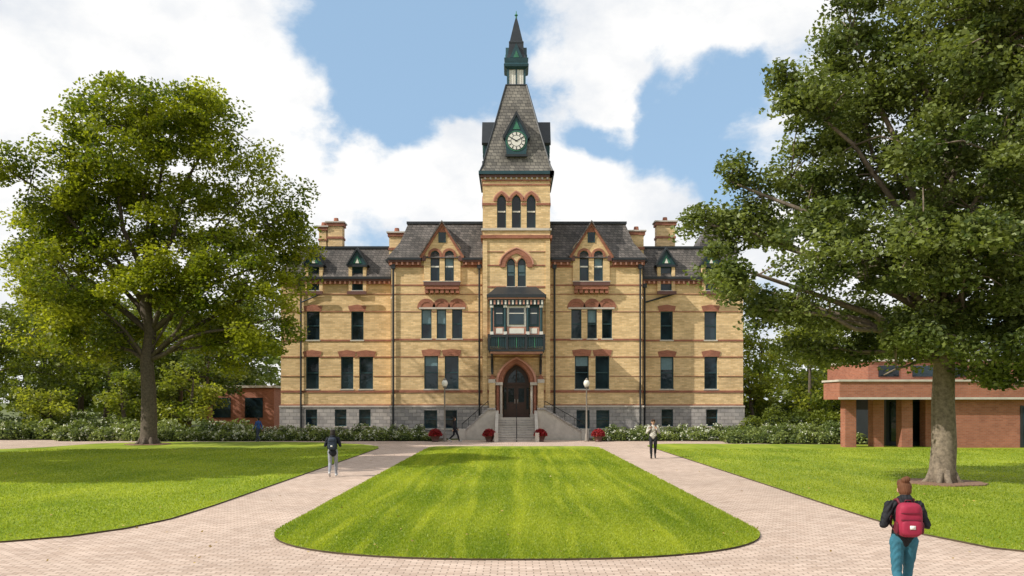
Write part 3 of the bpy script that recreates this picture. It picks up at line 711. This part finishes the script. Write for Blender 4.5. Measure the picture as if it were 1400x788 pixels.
wood('ornamental_trees',[(-24.6,63.5,5.2,2.0,.5,1.2),(-28.5,62.5,4.6,2.1,.3,1.2),(-34,61.5,3.8,1.8,.3,1.2),(-41,60.5,5.6,2.0,.8,1)],15,M_birch)
sp=[(26.5,76,10.5,3.6,1.5,1),(19.5,67,8.6,2.4,.8,1.2),(22.5,63.5,8.0,2.3,.8,1.2),(24.8,61.5,6.0,1.9,.5,1.2),(18.6,64,5.4,1.5,.3,1.2),(20.5,84,11.5,3.5,1,1)]
wood('birch_trees',sp,6,M_birch)
sp=[(31,82,11,4,1,1),(30,70,8.4,2.8,1,1.1),(37,80,12,4.5,1,1),(44,82,12,4.5,1,1),(52,80,13,5,1,1),(60,78,13,5,1,1)]
wood('background_trees',sp,16)
g=np.random.default_rng(9); n=42000
ang=g.uniform(-math.pi,math.pi,n); rr=g.uniform(125,145,n); hh=9+3*np.sin(ang*17)+2*np.sin(ang*41+1)
z=g.random(n)**.8*hh
leafmesh('distant_treeline',np.stack([rr*np.sin(ang),20+rr*np.cos(ang),z],1),g.uniform(1.0,2.0,n),.35+.25*np.sin(ang*60)+g.normal(size=n)*.15,M_lf3)

M_core=plain('shrub_core',(.03,.045,.012),.95,.3,5)
def shrub_row(name,cells,leaf,mat,seed,flowers=0,flmat=None,fs=.11,dens=900):
    e=empty(name); g=np.random.default_rng(seed); C=[];S=[];Tn=[];FC=[];mb=MB()
    for X,Y,r,h in cells:
        n=int(dens*r*h)
        d=g.normal(size=(n,3)); d/=np.linalg.norm(d,axis=1)[:,None]; d[:,2]=abs(d[:,2])
        rad=(.72+.33*g.random(n))[:,None]
        C.append(np.array([X,Y,0.05])+d*rad*np.array([r,r*.8,h])); S.append(leaf*g.uniform(.6,1.3,n)); Tn.append(g.uniform(.2,.8)+.15*g.normal(size=n))
        mb.supere((X,Y,h*.3),(r*.72,r*.55,h*.45),1.0,0,10,6)  # dark filler core added inside each shrub to block see-through
        if flowers:
            m=int(flowers*r*h*g.uniform(.2,1.8)); d=g.normal(size=(m,3)); d/=np.linalg.norm(d,axis=1)[:,None]; d[:,2]=abs(d[:,2]); d[:,1]=-abs(d[:,1])*.8
            fc=np.array([X,Y,.05])+d*1.03*np.array([r,r*.8,h])
            for k in range(9): FC.append(fc+g.normal(size=fc.shape)*.055)
    mb.obj('dark_core',[M_core],e,True)
    leafmesh('leaves',np.concatenate(C),np.concatenate(S),np.concatenate(Tn),mat,e)
    if flowers:
        FC=np.concatenate(FC); leafmesh('blossoms',FC,fs*g.uniform(.7,1.2,len(FC)),g.uniform(0,1,len(FC)),flmat,e,asp=.9)
def row(x0,x1,y0,y1,step,r,h,seed):
    R=random.Random(seed); out=[]; x=x0
    while x<x1:
        out.append((x,R.uniform(y0,y1),r*R.uniform(.8,1.2),h*R.uniform(.7,1.2))); x+=step*R.uniform(.8,1.2)
    return out
shrub_row('hydrangea_hedge',row(-20.5,-5.3,56.4,57.0,.55,.55,.6,1)+row(-20.5,-6,57.9,58.6,.6,.6,.9,2),.13,M_lf4,41,18,M_flow,.10)
shrub_row('hydrangea_hedge',row(6.0,15.5,56.4,57.0,.55,.55,.6,3)+row(6.5,19,57.9,58.6,.6,.6,.9,4),.13,M_lf4,42,18,M_flow,.10)
shrub_row('perennial_bed',row(14,26,52.3,53.4,.6,.65,.7,5)+row(14.5,26,54,55.5,.7,.8,1.1,6)+row(19,27,56,57.5,.9,.9,1.2,16),.14,M_lf4,43,5,M_flow,.08)
shrub_row('shrub_border',row(-48,-18,58.0,59.5,1.0,1.0,1.2,7)+row(-50,-27,61,63,1.5,1.4,1.9,8),.2,M_lf4,44,6,M_flow,.10,dens=500)
shrub_row('perennial_bed',row(-30,-18.5,55.8,56.6,.6,.55,.8,17),.14,M_lf4,46,14,M_flow,.10)
shrub_row('shrub_border',row(17.5,32,60.5,62,1.2,1.2,2.0,9)+row(21,40,64,66,1.6,1.6,3.0,10),.2,M_lf3,45,0,dens=450)

M_pot=plain('brown_glaze',(.09,.035,.025),.4,.2,4)
def planter(x,y):
    e=empty('flower_planter'); mb=MB()
    prof=[(0,.20),(.04,.24),(.06,.20),(.30,.30),(.36,.34),(.40,.33),(.38,.28)]
    mb.rings([[(x+r*math.cos(i*math.pi/10),y+r*math.sin(i*math.pi/10),z) for i in range(20)] for z,r in prof],0)
    mb.obj('pot',[M_pot],e,True)
    g=np.random.default_rng(int(abs(x*100))); n=1500; d=g.normal(size=(n,3)); d/=np.linalg.norm(d,axis=1)[:,None]; d[:,2]=abs(d[:,2])
    c=np.array([x,y,.38])+d*(.8+.25*g.random(n))[:,None]*np.array([.44,.44,.46])
    leafmesh('red_mums',c,.085*g.uniform(.7,1.3,n),g.random(n),M_redfl,e,asp=.9)
    c=np.array([x,y,.36])+d*(.55+.25*g.random(n))[:,None]*np.array([.44,.44,.42]); leafmesh('mum_leaves',c,.09*g.uniform(.7,1.3,n),g.random(n),M_lf3,e)
PP=PL(55.2)
for px in(595,669,739,818): planter(PP.x(px),55.2)

M_globe=plain('lamp_globe',(.75,.72,.64),.25,.02,3)
M_pole=plain('bronze_pole',(.20,.17,.14),.5,.1,3)
def lamp(x,y):
    e=empty('street_lamp'); mb=MB()
    mb.tube([(x,y,0),(x,y,.08),(x,y,.1),(x,y,.5),(x,y,.55),(x,y,3.5),(x,y,3.6)],[.17,.17,.11,.10,.06,.045,.09],12)
    mb.obj('pole',[M_pole],e,True)
    mb=MB(); mb.supere((x,y,3.84),(.2,.2,.25),1.0,0,16,10); mb.obj('globe',[M_globe],e,True)
    mb=MB(); mb.tube([(x,y,4.02),(x,y,4.08),(x,y,4.2)],[.13,.11,.02],12); mb.tube([(x,y,3.56),(x,y,3.64)],[.12,.14],12); mb.obj('cap',[M_pole],e,True)
lamp(PL(55.6).x(608),55.6); lamp(PL(55.6).x(802),55.6)

# ------------------------------------------------------------ modern brick building (right)
rb=empty('modern_brick_building'); m2=MB()
M_rb=brick('orange_red_brick',(.37,.14,.085),(.28,.10,.06),(.28,.18,.14),.25,.09,.008,var=.18)
RM=[M_rb,M_lime,M_dark,M_glass,M_white]
X0=18.3; Yb=47.0
m2.box(X0,50,Yb,Yb+.6,2.75,3.75,0)
m2.box(X0,X0+.5,Yb+.6,Yb+2.4,2.75,3.75,0)
m2.box(X0-.08,50,Yb-.08,Yb+2.5,3.75,3.86,1)
m2.box(X0+.5,50,Yb+.6,Yb+2.4,2.78,2.9,1)
m2.box(X0-.06,50,Yb-.06,Yb-.001,2.75,2.87,1)
for i,x in enumerate((18.9,20.7,22.1,23.7)):
    m2.box(x,x+.62,Yb+.7+(i%2)*.5,Yb+1.4+(i%2)*.5,0,2.78,0)
m2.box(24.6,50,Yb+.35,Yb+.55,0,2.75,0)
m2.box(28.6,30.6,Yb+.3,Yb+.36,.05,2.4,2); m2.box(28.75,30.45,Yb+.27,Yb+.31,.2,2.3,3)
m2.box(22.0,50,Yb+2.45,Yb+9,0,2.9,2)
for i in range(4): m2.box(22.2+i*.65,22.75+i*.65,Yb+2.4,Yb+2.45,.3,2.6,3)
m2.box(21.0,50,Yb+2.6,Yb+9,3.0,5.0,0); m2.box(20.9,50,Yb+2.5,Yb+9.1,5.0,5.12,1)
for x in(21.6,23.6,25.6,27.6,29.6): m2.box(x,x+1.2,Yb+2.55,Yb+2.59,4.1,4.75,3)
m2.obj('brick_volumes',RM,rb)
lb=empty('red_brick_annex'); m3=MB(); 
m3.box(-28,-21.5,76,88,0,3.9,0); m3.box(-28.2,-21.3,75.8,88.2,3.9,4.1,1)
for i in range(2): m3.box(-27+i*2.9,-25.4+i*2.9,75.93,75.99,1.2,3.0,3)
m3.obj('brick_volumes',RM,lb)

# ------------------------------------------------------------ grass blades
M_blade=foliage('grass_blades',(.15,.225,.012),(.40,.44,.045),.5)
def inpoly(x,y,poly):
    c=np.zeros(len(x),bool); n=len(poly)
    for i in range(n):
        x1,y1=poly[i]; x2,y2=poly[(i+1)%n]
        if y1==y2: continue
        k=((y1>y)!=(y2>y))&(x<(x2-x1)*(y-y1)/(y2-y1)+x1); c^=k
    return c
def blades(poly,n,xr,yr,stripe=True):
    u=nr.random(n); y=1/(1/yr[0]+(1/yr[1]-1/yr[0])*u)
    x=nr.uniform(xr[0],xr[1],n); k=inpoly(x,y,poly); x,y=x[k],y[k]; n=len(x)
    h=nr.uniform(.02,.045,n)*(.8+y/60); a=nr.random(n)*6.283; w_=.006+y*.00035
    dx=np.cos(a)*w_; dy=np.sin(a)*w_; lx=nr.normal(size=n)*.025; ly=nr.normal(size=n)*.025
    zz=np.full(n,.033)
    V=np.stack([np.stack([x-dx,y-dy,zz],1),np.stack([x+dx,y+dy,zz],1),np.stack([x+lx,y+ly,zz+h],1)],1).reshape(-1,3)
    me=bpy.data.meshes.new('grass'); me.vertices.add(n*3); me.vertices.foreach_set('co',V.ravel().astype(np.float32))
    me.loops.add(n*3); me.loops.foreach_set('vertex_index',np.arange(n*3,dtype=np.int32)); me.polygons.add(n)
    me.polygons.foreach_set('loop_start',np.arange(0,n*3,3,dtype=np.int32)); me.polygons.foreach_set('loop_total',np.full(n,3,dtype=np.int32))
    me.materials.append(M_blade); me.update(calc_edges=True)
    st=.45+nr.normal(size=n)*.22
    if stripe:
        ph=x*3.1+.5*np.sin(x*1.3)+.25*np.sin(y*.3+x); st+=.16*np.sin(ph)+.10*np.sin(x*9+np.sin(y*.5))
        for xs_,dr in((-3.6,.02),(-2.7,-.01),(-1.9,.015),(-.9,-.02),(.1,.01),(1.1,.02),(1.8,-.01),(2.9,.01),(3.8,-.02)):
            st+=np.where(np.abs(x-xs_-dr*(y-14)-.06*np.sin(y*.7+xs_))<.10,.5,0)*(.6+.4*np.sin(y*1.1+xs_*3))
    st+=.14*np.sin(x*.9+1.7*np.sin(y*.4))+.12*np.sin(y*.8+x*.5)
    at=me.attributes.new('tint','FLOAT','POINT'); at.data.foreach_set('value',np.repeat(np.clip(st,0,1),3).astype(np.float32))
    o=bpy.data.objects.new('grass',me); sc.collection.objects.link(o)
blades(central,210000,(-4.8,5),(13.7,46)); blades(left,150000,(-26,-7.4),(15,46),False); blades(right,150000,(7.9,27),(13,46),False)
g=np.random.default_rng(77); n=700; fx=g.uniform(-22,22,n); fy=13+g.random(n)**1.3*38
leafmesh('fallen_leaves',np.stack([fx,fy,np.full(n,.07)],1),.06*g.uniform(.6,1.3,n),g.random(n),foliage('dry_leaves',(.20,.12,.03),(.45,.33,.10),.1),flat=.15)

# ------------------------------------------------------------ people
def sphere_into(V,Fc,c,r,sy=1,n=12,m_=8,rx=None):
    b=len(V); rx=rx or (r,r*sy,r)
    V.append((c[0],c[1],c[2]-rx[2]))
    for j in range(1,m_):
        v=-math.pi/2+math.pi*j/m_
        for i in range(n): V.append((c[0]+rx[0]*math.cos(v)*math.cos(2*math.pi*i/n),c[1]+rx[1]*math.cos(v)*math.sin(2*math.pi*i/n),c[2]+rx[2]*math.sin(v)))
    V.append((c[0],c[1],c[2]+rx[2])); top=len(V)-1
    for i in range(n): Fc.append((b,b+1+(i+1)%n,b+1+i)); Fc.append((top,b+1+(m_-2)*n+i,b+1+(m_-2)*n+(i+1)%n))
    for j in range(m_-2):
        for i in range(n): Fc.append((b+1+j*n+i,b+1+j*n+(i+1)%n,b+1+(j+1)*n+(i+1)%n,b+1+(j+1)*n+i))
def cone_into(V,Fc,a,b,ra,rb,sy):
    a=Vector(a);b=Vector(b); sphere_into(V,Fc,a,ra,sy); sphere_into(V,Fc,b,rb,sy)
    d=b-a
    if d.length<1e-4: return
    d.normalize(); u=d.cross(Vector((0,1,0)) if abs(d.y)<.9 else Vector((1,0,0))).normalized(); w_=d.cross(u); n=14; base_=len(V)
    for p,r in((a,ra),(b,rb)):
        for k in range(n):
            o=(u*math.cos(2*math.pi*k/n)+w_*math.sin(2*math.pi*k/n))*r; V.append((p.x+o.x,p.y+o.y*sy,p.z+o.z))
    for k in range(n): j=(k+1)%n; Fc.append((base_+k,base_+j,base_+n+j,base_+n+k))
    Fc.append(tuple(base_+k for k in range(n))[::-1]); Fc.append(tuple(base_+n+k for k in range(n)))
def seg_dist(P_,pr_):
    a,b,ra,rb,m,sy=pr_; a=np.array(a);b=np.array(b); Q=P_.copy(); yc=(a[1]+b[1])/2; Q[:,1]=yc+(Q[:,1]-yc)/sy
    d=b-a; L2_=d@d
    t_=np.clip(((Q-a)@d)/L2_,0,1) if L2_>1e-9 else np.zeros(len(Q))
    c=a+t_[:,None]*d; return np.linalg.norm(Q-c,axis=1)-(ra+(rb-ra)*t_)
def person(name,x,y,yaw,h,cols,arms,stride,hair='short',bag=None,longcoat=False,voxel=.011,hood=False,lead=1):
    e=empty(name,(x,y,0)); e.rotation_euler=(0,0,math.radians(yaw)); k=h/1.70; e.scale=(k,k,k)
    SK,HA,TO,PA,SH,EY,LI=range(7); p=[]
    c=lambda a,b,ra,rb,m,sy=1.: p.append((a,b,ra,rb,m,sy))
    c((0,0,1.04),(0,0,1.14),.138,.128,TO,.72); c((0,0,1.14),(0,.0,1.30),.130,.158,TO,.66)
    c((-.135,0,1.375),(.135,0,1.375),.064,.064,TO); c((0,0,1.33),(0,0,1.385),.12,.10,TO,.8); c((0,-.01,1.40),(0,-.005,1.45),.075,.06,TO)
    c((-.055,0,.94),(.055,0,.94),.118,.118,PA,.92)
    c((0,-.0,.98 if not longcoat else .90),(0,0,1.05),.160 if not longcoat else .175,.145,TO,.80)
    c((0,0,1.43),(0,.012,1.52),.05,.05,SK); c((0,.012,1.565),(0,-.005,1.615),.072,.084,SK); c((0,.045,1.515),(0,.05,1.535),.034,.045,SK)
    c((0,.088,1.585),(0,.108,1.556),.008,.014,SK)
    for sg in(-1,1):
        c((sg*.080,-.005,1.585),(sg*.083,-.01,1.555),.016,.012,SK); c((sg*.030,.082,1.588),(sg*.030,.082,1.588),.013,.013,EY)
        c((sg*.018,.086,1.606),(sg*.045,.076,1.606),.006,.005,HA)
    c((-.018,.090,1.528),(.018,.090,1.528),.007,.007,LI)
    c((0,-.02,1.622),(0,-.038,1.572),.090,.082,HA); c((-.03,.03,1.655),(.03,.03,1.655),.055,.055,HA)
    if hair=='bun':
        c((-.012,-.06,1.71),(.014,-.07,1.725),.046,.042,HA); c((0,-.06,1.52),(0,-.07,1.56),.04,.05,HA)
    if hair=='long':
        c((0,-.05,1.55),(0,-.085,1.38),.085,.05,HA); 
        for sg in(-1,1): c((sg*.07,-.02,1.56),(sg*.08,-.03,1.42),.03,.02,HA)
    if hood:
        c((0,-.06,1.45),(0,-.085,1.40),.09,.075,TO); 
        for sg in(-1,1): c((sg*.07,-.02,1.46),(sg*.04,.05,1.42),.035,.03,TO)
    for sg in(-1,1):
        f=stride*(1 if sg==lead else -1)
        if f>=0: kn=(sg*.095,.22*f+.03,.50); an=(sg*.085,.40*f,.10); toe=(an[0]+sg*.02,an[1]+.17,.045+.05*f); heel=(an[0],an[1]-.03,.045)
        else: kn=(sg*.095,.05*f+.02,.49); an=(sg*.085,.42*f,.13-.12*f); toe=(an[0]+sg*.01,an[1]+.15,.035); heel=(an[0],an[1]-.03,.075-.14*f)
        c((sg*.088,0,.90),kn,.098,.064,PA); c(kn,tuple(np.array(kn)*.62+np.array(an)*.38),.060,.062,PA); c(tuple(np.array(kn)*.62+np.array(an)*.38),an,.062,.042,PA)
        c(heel,toe,.042,.034,SH); c(an,heel,.036,.04,SH)
    for sg in(-1,1):
        sh=(sg*.185,0,1.375)
        if arms=='bent': el=(sg*.275,-.04,1.12); wr=(sg*.13,.20,1.15)
        elif arms=='strap': el=(sg*.27,-.02,1.13); wr=(sg*.14,.13,1.27)
        else:
            f=-stride*(1 if sg==lead else -1); el=(sg*.245,-.02+.10*f,1.11); wr=(sg*.25,.05+.28*f,.88)
        c(sh,el,.062,.052,TO); c(el,wr,.052,.036,TO)
        wv=Vector(wr); d=(wv-Vector(el)).normalized()
        if arms=='strap': d=Vector((-sg*.35,-.2,.75)).normalized()
        side=Vector((0,1,0)) if arms=='swing' else Vector((0,0,1)); side=(side-d*side.dot(d)).normalized(); nrm=Vector((-sg,0,0)) if arms=='swing' else Vector((-sg*.3,1,0)).normalized()
        nrm=(nrm-d*nrm.dot(d)-side*nrm.dot(side)).normalized()
        T3=lambda v:(v.x,v.y,v.z)
        for off in(-.018,.018): c(T3(wv+side*off*.6+d*.01),T3(wv+d*.085+side*off),.018,.017,SK)
        for i,(off,ln) in enumerate(((-.030,.062),(-.010,.076),(.011,.082),(.031,.074))):
            a=wv+d*.088+side*off; b=a+(d+nrm*.25).normalized()*ln*.5; c3=b+(d+nrm*.9).normalized()*ln*.5
            c(T3(a),T3(b),.0095,.009,SK); c(T3(b),T3(c3),.009,.0078,SK)
        a=wv+d*.03+side*.028; b=a+(d*.6+side*.8).normalized()*.04; c3=b+(d+nrm*.4).normalized()*.032
        c(T3(a),T3(b),.013,.011,SK); c(T3(b),T3(c3),.011,.009,SK)
    V=[];Fc=[]
    for a,b,ra,rb,m,sy in p: cone_into(V,Fc,a,b,ra,rb,sy)
    me=bpy.data.meshes.new('tmp'); me.from_pydata(V,[],Fc); o=bpy.data.objects.new('tmp',me); sc.collection.objects.link(o)
    r=o.modifiers.new('r','REMESH'); r.mode='VOXEL'; r.voxel_size=voxel
    s_=o.modifiers.new('s','SMOOTH'); s_.factor=.5; s_.iterations=2
    dg=bpy.context.evaluated_depsgraph_get(); me2=bpy.data.meshes.new_from_object(o.evaluated_get(dg)); bpy.data.objects.remove(o)
    n=len(me2.polygons); ce=np.zeros(n*3); me2.polygons.foreach_get('center',ce); ce=ce.reshape(-1,3)
    D_=np.stack([seg_dist(ce,q) for q in p],1); mi=np.array([q[4] for q in p])[np.argmin(D_,1)]
    nv=len(me2.vertices); co=np.zeros(nv*3); no=np.zeros(nv*3); me2.vertices.foreach_get('co',co); me2.vertices.foreach_get('normal',no)
    co=co.reshape(-1,3); no=no.reshape(-1,3)
    Dv=np.stack([seg_dist(co,q) for q in p],1); vm=np.array([q[4] for q in p])[np.argmin(Dv,1)]
    X_,Y_,Z_=co.T
    fold=np.sin(Z_*62+7*np.sin(X_*19)+5*np.sin(Y_*23))*.0035+np.sin(Z_*31+X_*40)*.002
    fold=np.where((vm==2),fold*1.6,np.where(vm==3,fold*.8,0)); fold=np.where(vm==1,.003*np.sin(X_*260+30*Z_),fold)
    co+=no*fold[:,None]; me2.vertices.foreach_set('co',co.ravel())
    me2.materials.clear()
    for i,cc in enumerate(cols+[(.02,.015,.012),(.35,.12,.10)]):
        me2.materials.append(plain(name+'_m%d'%i,cc,.75,.18,14 if i in(1,) else 7,spec=.25,bump=.25 if i in(1,2,3) else 0))
    me2.polygons.foreach_set('material_index',mi.astype(np.int32)); me2.polygons.foreach_set('use_smooth',np.ones(n,bool)); me2.name='body'
    o=bpy.data.objects.new('body',me2); sc.collection.objects.link(o); o.parent=e
    if bag:
        mb=MB(); bm=plain(name+'_bag',bag,.7,.15,12,bump=.2); bk=plain(name+'_trim',mul(bag,.4),.6,.1,8); lg=plain(name+'_patch',(.7,.68,.62),.6,.05,8)
        mb.supere((0,-.185,1.205),(.155,.095,.225),.5,0); mb.supere((0,-.265,1.11),(.128,.055,.105),.5,0)
        mb.supere((0,-.20,1.33),(.138,.088,.09),.65,0)
        mb.supere((0,-.272,1.212),(.130,.040,.008),.5,1); mb.box(-.035,.035,-.326,-.318,1.095,1.145,2)
        mb.supere((0,-.24,1.30),(.135,.055,.006),.6,1)
        mb.tube([(-.04,-.13,1.41),(-.035,-.15,1.455),(.035,-.15,1.455),(.04,-.13,1.41)],[.009]*4,6,1)
        for sg in(-1,1):
            mb.tube([(sg*.09,-.12,1.38),(sg*.10,-.05,1.455),(sg*.105,.04,1.44),(sg*.105,.10,1.36),(sg*.115,.115,1.24),(sg*.15,.06,1.10),(sg*.145,-.10,1.04)],[.02,.022,.022,.022,.02,.012,.012],6,1)
            mb.supere((sg*.155,-.18,1.10),(.022,.06,.08),.5,1)
        mb.obj('backpack',[bm,bk,lg],e,True)
    return e
skin=(.42,.25,.17)
person('woman_with_backpack',PL(10.6).x(1236),10.6,-6,1.61,[skin,(.11,.045,.02),(.014,.015,.018),(.03,.13,.18),(.10,.10,.10)],'bent',.45,'bun',bag=(.27,.012,.04),voxel=.008,hood=True)
person('student_in_hooded_jacket',PL(29.3).x(455),29.3,4,1.64,[skin,(.02,.015,.012),(.014,.016,.022),(.26,.27,.30),(.5,.5,.5)],'strap',.55,'long',bag=(.02,.03,.05),longcoat=True,hood=True)
person('man_walking',PL(38.8).x(893),38.8,172,1.80,[skin,(.05,.03,.02),(.48,.45,.40),(.016,.017,.02),(.03,.03,.03)],'strap',.5,'short',bag=(.05,.05,.06))
person('pedestrian',PL(56.0).x(623),54.8,-70,1.62,[skin,(.03,.02,.015),(.014,.014,.018),(.014,.014,.02),(.4,.4,.4)],'swing',.8,'long',voxel=.013)
person('pedestrian',PL(55.0).x(353),55.0,60,1.6,[skin,(.03,.02,.015),(.03,.08,.25),(.05,.06,.09),(.1,.1,.1)],'swing',.6,'short',voxel=.013)

# ------------------------------------------------------------ sky, sun, camera
EL=math.radians(39); AZF=math.radians(22)
sd=Vector((-math.cos(AZF)*math.cos(EL),-math.sin(AZF)*math.cos(EL),math.sin(EL)))
sun=bpy.data.lights.new('sun','SUN'); sun.energy=5.0; sun.angle=math.radians(.5); sun.color=(1,.95,.86)
so=bpy.data.objects.new('sun',sun); sc.collection.objects.link(so); so.rotation_euler=(-sd).to_track_quat('-Z','Y').to_euler(); so.location=(-40,-20,60)
wd=bpy.data.worlds.new('World'); sc.world=wd; wd.use_nodes=True; N=wd.node_tree.nodes; L=wd.node_tree.links
bg=N['Background']; ST=.12; bg.inputs['Strength'].default_value=ST
sky=N.new('ShaderNodeTexSky'); sky.sky_type='NISHITA'; sky.sun_disc=False; sky.sun_elevation=EL; sky.sun_rotation=math.atan2(sd.x,sd.y); sky.air_density=1.0; sky.dust_density=1.0; sky.ozone_density=1.5
tc=N.new('ShaderNodeTexCoord'); 
mp=N.new('ShaderNodeMapping'); mp.inputs['Scale'].default_value=(1,1,1.5); L.new(tc.outputs['Generated'],mp.inputs['Vector'])
n1=N.new('ShaderNodeTexNoise'); n1.inputs['Scale'].default_value=6.5; n1.inputs['Detail'].default_value=12; n1.inputs['Roughness'].default_value=.6; n1.inputs['Distortion'].default_value=.15
L.new(mp.outputs[0],n1.inputs['Vector'])
nw=N.new('ShaderNodeTexNoise'); nw.inputs['Scale'].default_value=8; nw.inputs['Detail'].default_value=6; L.new(tc.outputs['Generated'],nw.inputs['Vector'])
ws=N.new('ShaderNodeVectorMath'); ws.operation='SUBTRACT'; L.new(nw.outputs['Color'],ws.inputs[0]); ws.inputs[1].default_value=(.5,.5,.5)
wm=N.new('ShaderNodeVectorMath'); wm.operation='SCALE'; wm.inputs['Scale'].default_value=.16; L.new(ws.outputs[0],wm.inputs[0])
wa=N.new('ShaderNodeVectorMath'); wa.operation='ADD'; L.new(tc.outputs['Generated'],wa.inputs[0]); L.new(wm.outputs[0],wa.inputs[1])
def px2dir(px,py): return Vector(((px-700)/F,1,(550-py)/F)).normalized()
amp=N.new('ShaderNodeMath'); amp.operation='MULTIPLY_ADD'; amp.inputs[1].default_value=1.5; amp.inputs[2].default_value=-.19; L.new(n1.outputs['Fac'],amp.inputs[0]); acc=amp.outputs[0]
blobs=[(540,80,150,-.48),(545,165,100,-.36),(640,60,120,-.40),(690,110,80,-.22),(800,190,70,-.36),(950,165,140,-.42),(1045,110,90,-.32),(870,205,90,-.34),(970,220,80,-.30),(750,120,60,-.2),
 (845,125,66,.56),(860,10,140,.42),(1000,10,130,.42),(200,110,300,.32),(60,300,260,.3),(610,250,110,.44),(860,285,160,.44),(420,260,110,.26),(290,50,35,-.2),(650,185,50,.38),(1400,100,300,.12)]
for px,py,r,wgt in blobs:
    d=N.new('ShaderNodeVectorMath'); d.operation='DISTANCE'; L.new(wa.outputs[0],d.inputs[0]); d.inputs[1].default_value=px2dir(px,py)
    m=N.new('ShaderNodeMapRange'); m.interpolation_type='SMOOTHSTEP'; m.inputs['From Min'].default_value=0; m.inputs['From Max'].default_value=r/F*1.05; m.inputs['To Min'].default_value=wgt; m.inputs['To Max'].default_value=0
    L.new(d.outputs['Value'],m.inputs['Value'])
    a=N.new('ShaderNodeMath'); a.operation='ADD'; L.new(acc,a.inputs[0]); L.new(m.outputs[0],a.inputs[1]); acc=a.outputs[0]
mk=N.new('ShaderNodeMapRange'); mk.interpolation_type='SMOOTHSTEP'; mk.inputs['From Min'].default_value=.28; mk.inputs['From Max'].default_value=.60; L.new(acc,mk.inputs['Value'])
n2=N.new('ShaderNodeTexNoise'); n2.inputs['Scale'].default_value=6; n2.inputs['Detail'].default_value=10; n2.inputs['Roughness'].default_value=.58
L.new(mp.outputs[0],n2.inputs['Vector'])
cr=N.new('ShaderNodeValToRGB'); e=cr.color_ramp.elements; e[0].position=.32; e[0].color=(.74,.78,.84,1); e[1].position=.53; e[1].color=(1,.995,.985,1)
L.new(n2.outputs['Fac'],cr.inputs['Fac'])
cs=N.new('ShaderNodeVectorMath'); cs.operation='SCALE'; cs.inputs['Scale'].default_value=1.03/ST; L.new(cr.outputs['Color'],cs.inputs[0])
hz=N.new('ShaderNodeMix'); hz.data_type='RGBA'; hz.inputs['Factor'].default_value=.6; hz.inputs['B'].default_value=(.46/ST,.70/ST,.97/ST,1); L.new(sky.outputs['Color'],hz.inputs['A'])
mx=N.new('ShaderNodeMix'); mx.data_type='RGBA'; L.new(mk.outputs[0],mx.inputs['Factor']); L.new(hz.outputs['Result'],mx.inputs['A']); L.new(cs.outputs[0],mx.inputs['B'])
L.new(mx.outputs['Result'],bg.inputs['Color'])
cam=bpy.data.cameras.new('camera'); co=bpy.data.objects.new('camera',cam); sc.collection.objects.link(co)
co.location=(0,0,H); co.rotation_euler=(math.radians(90),0,0); cam.sensor_width=36; cam.lens=36*F/1400; cam.shift_y=156/1400; cam.clip_end=5000
sc.camera=co
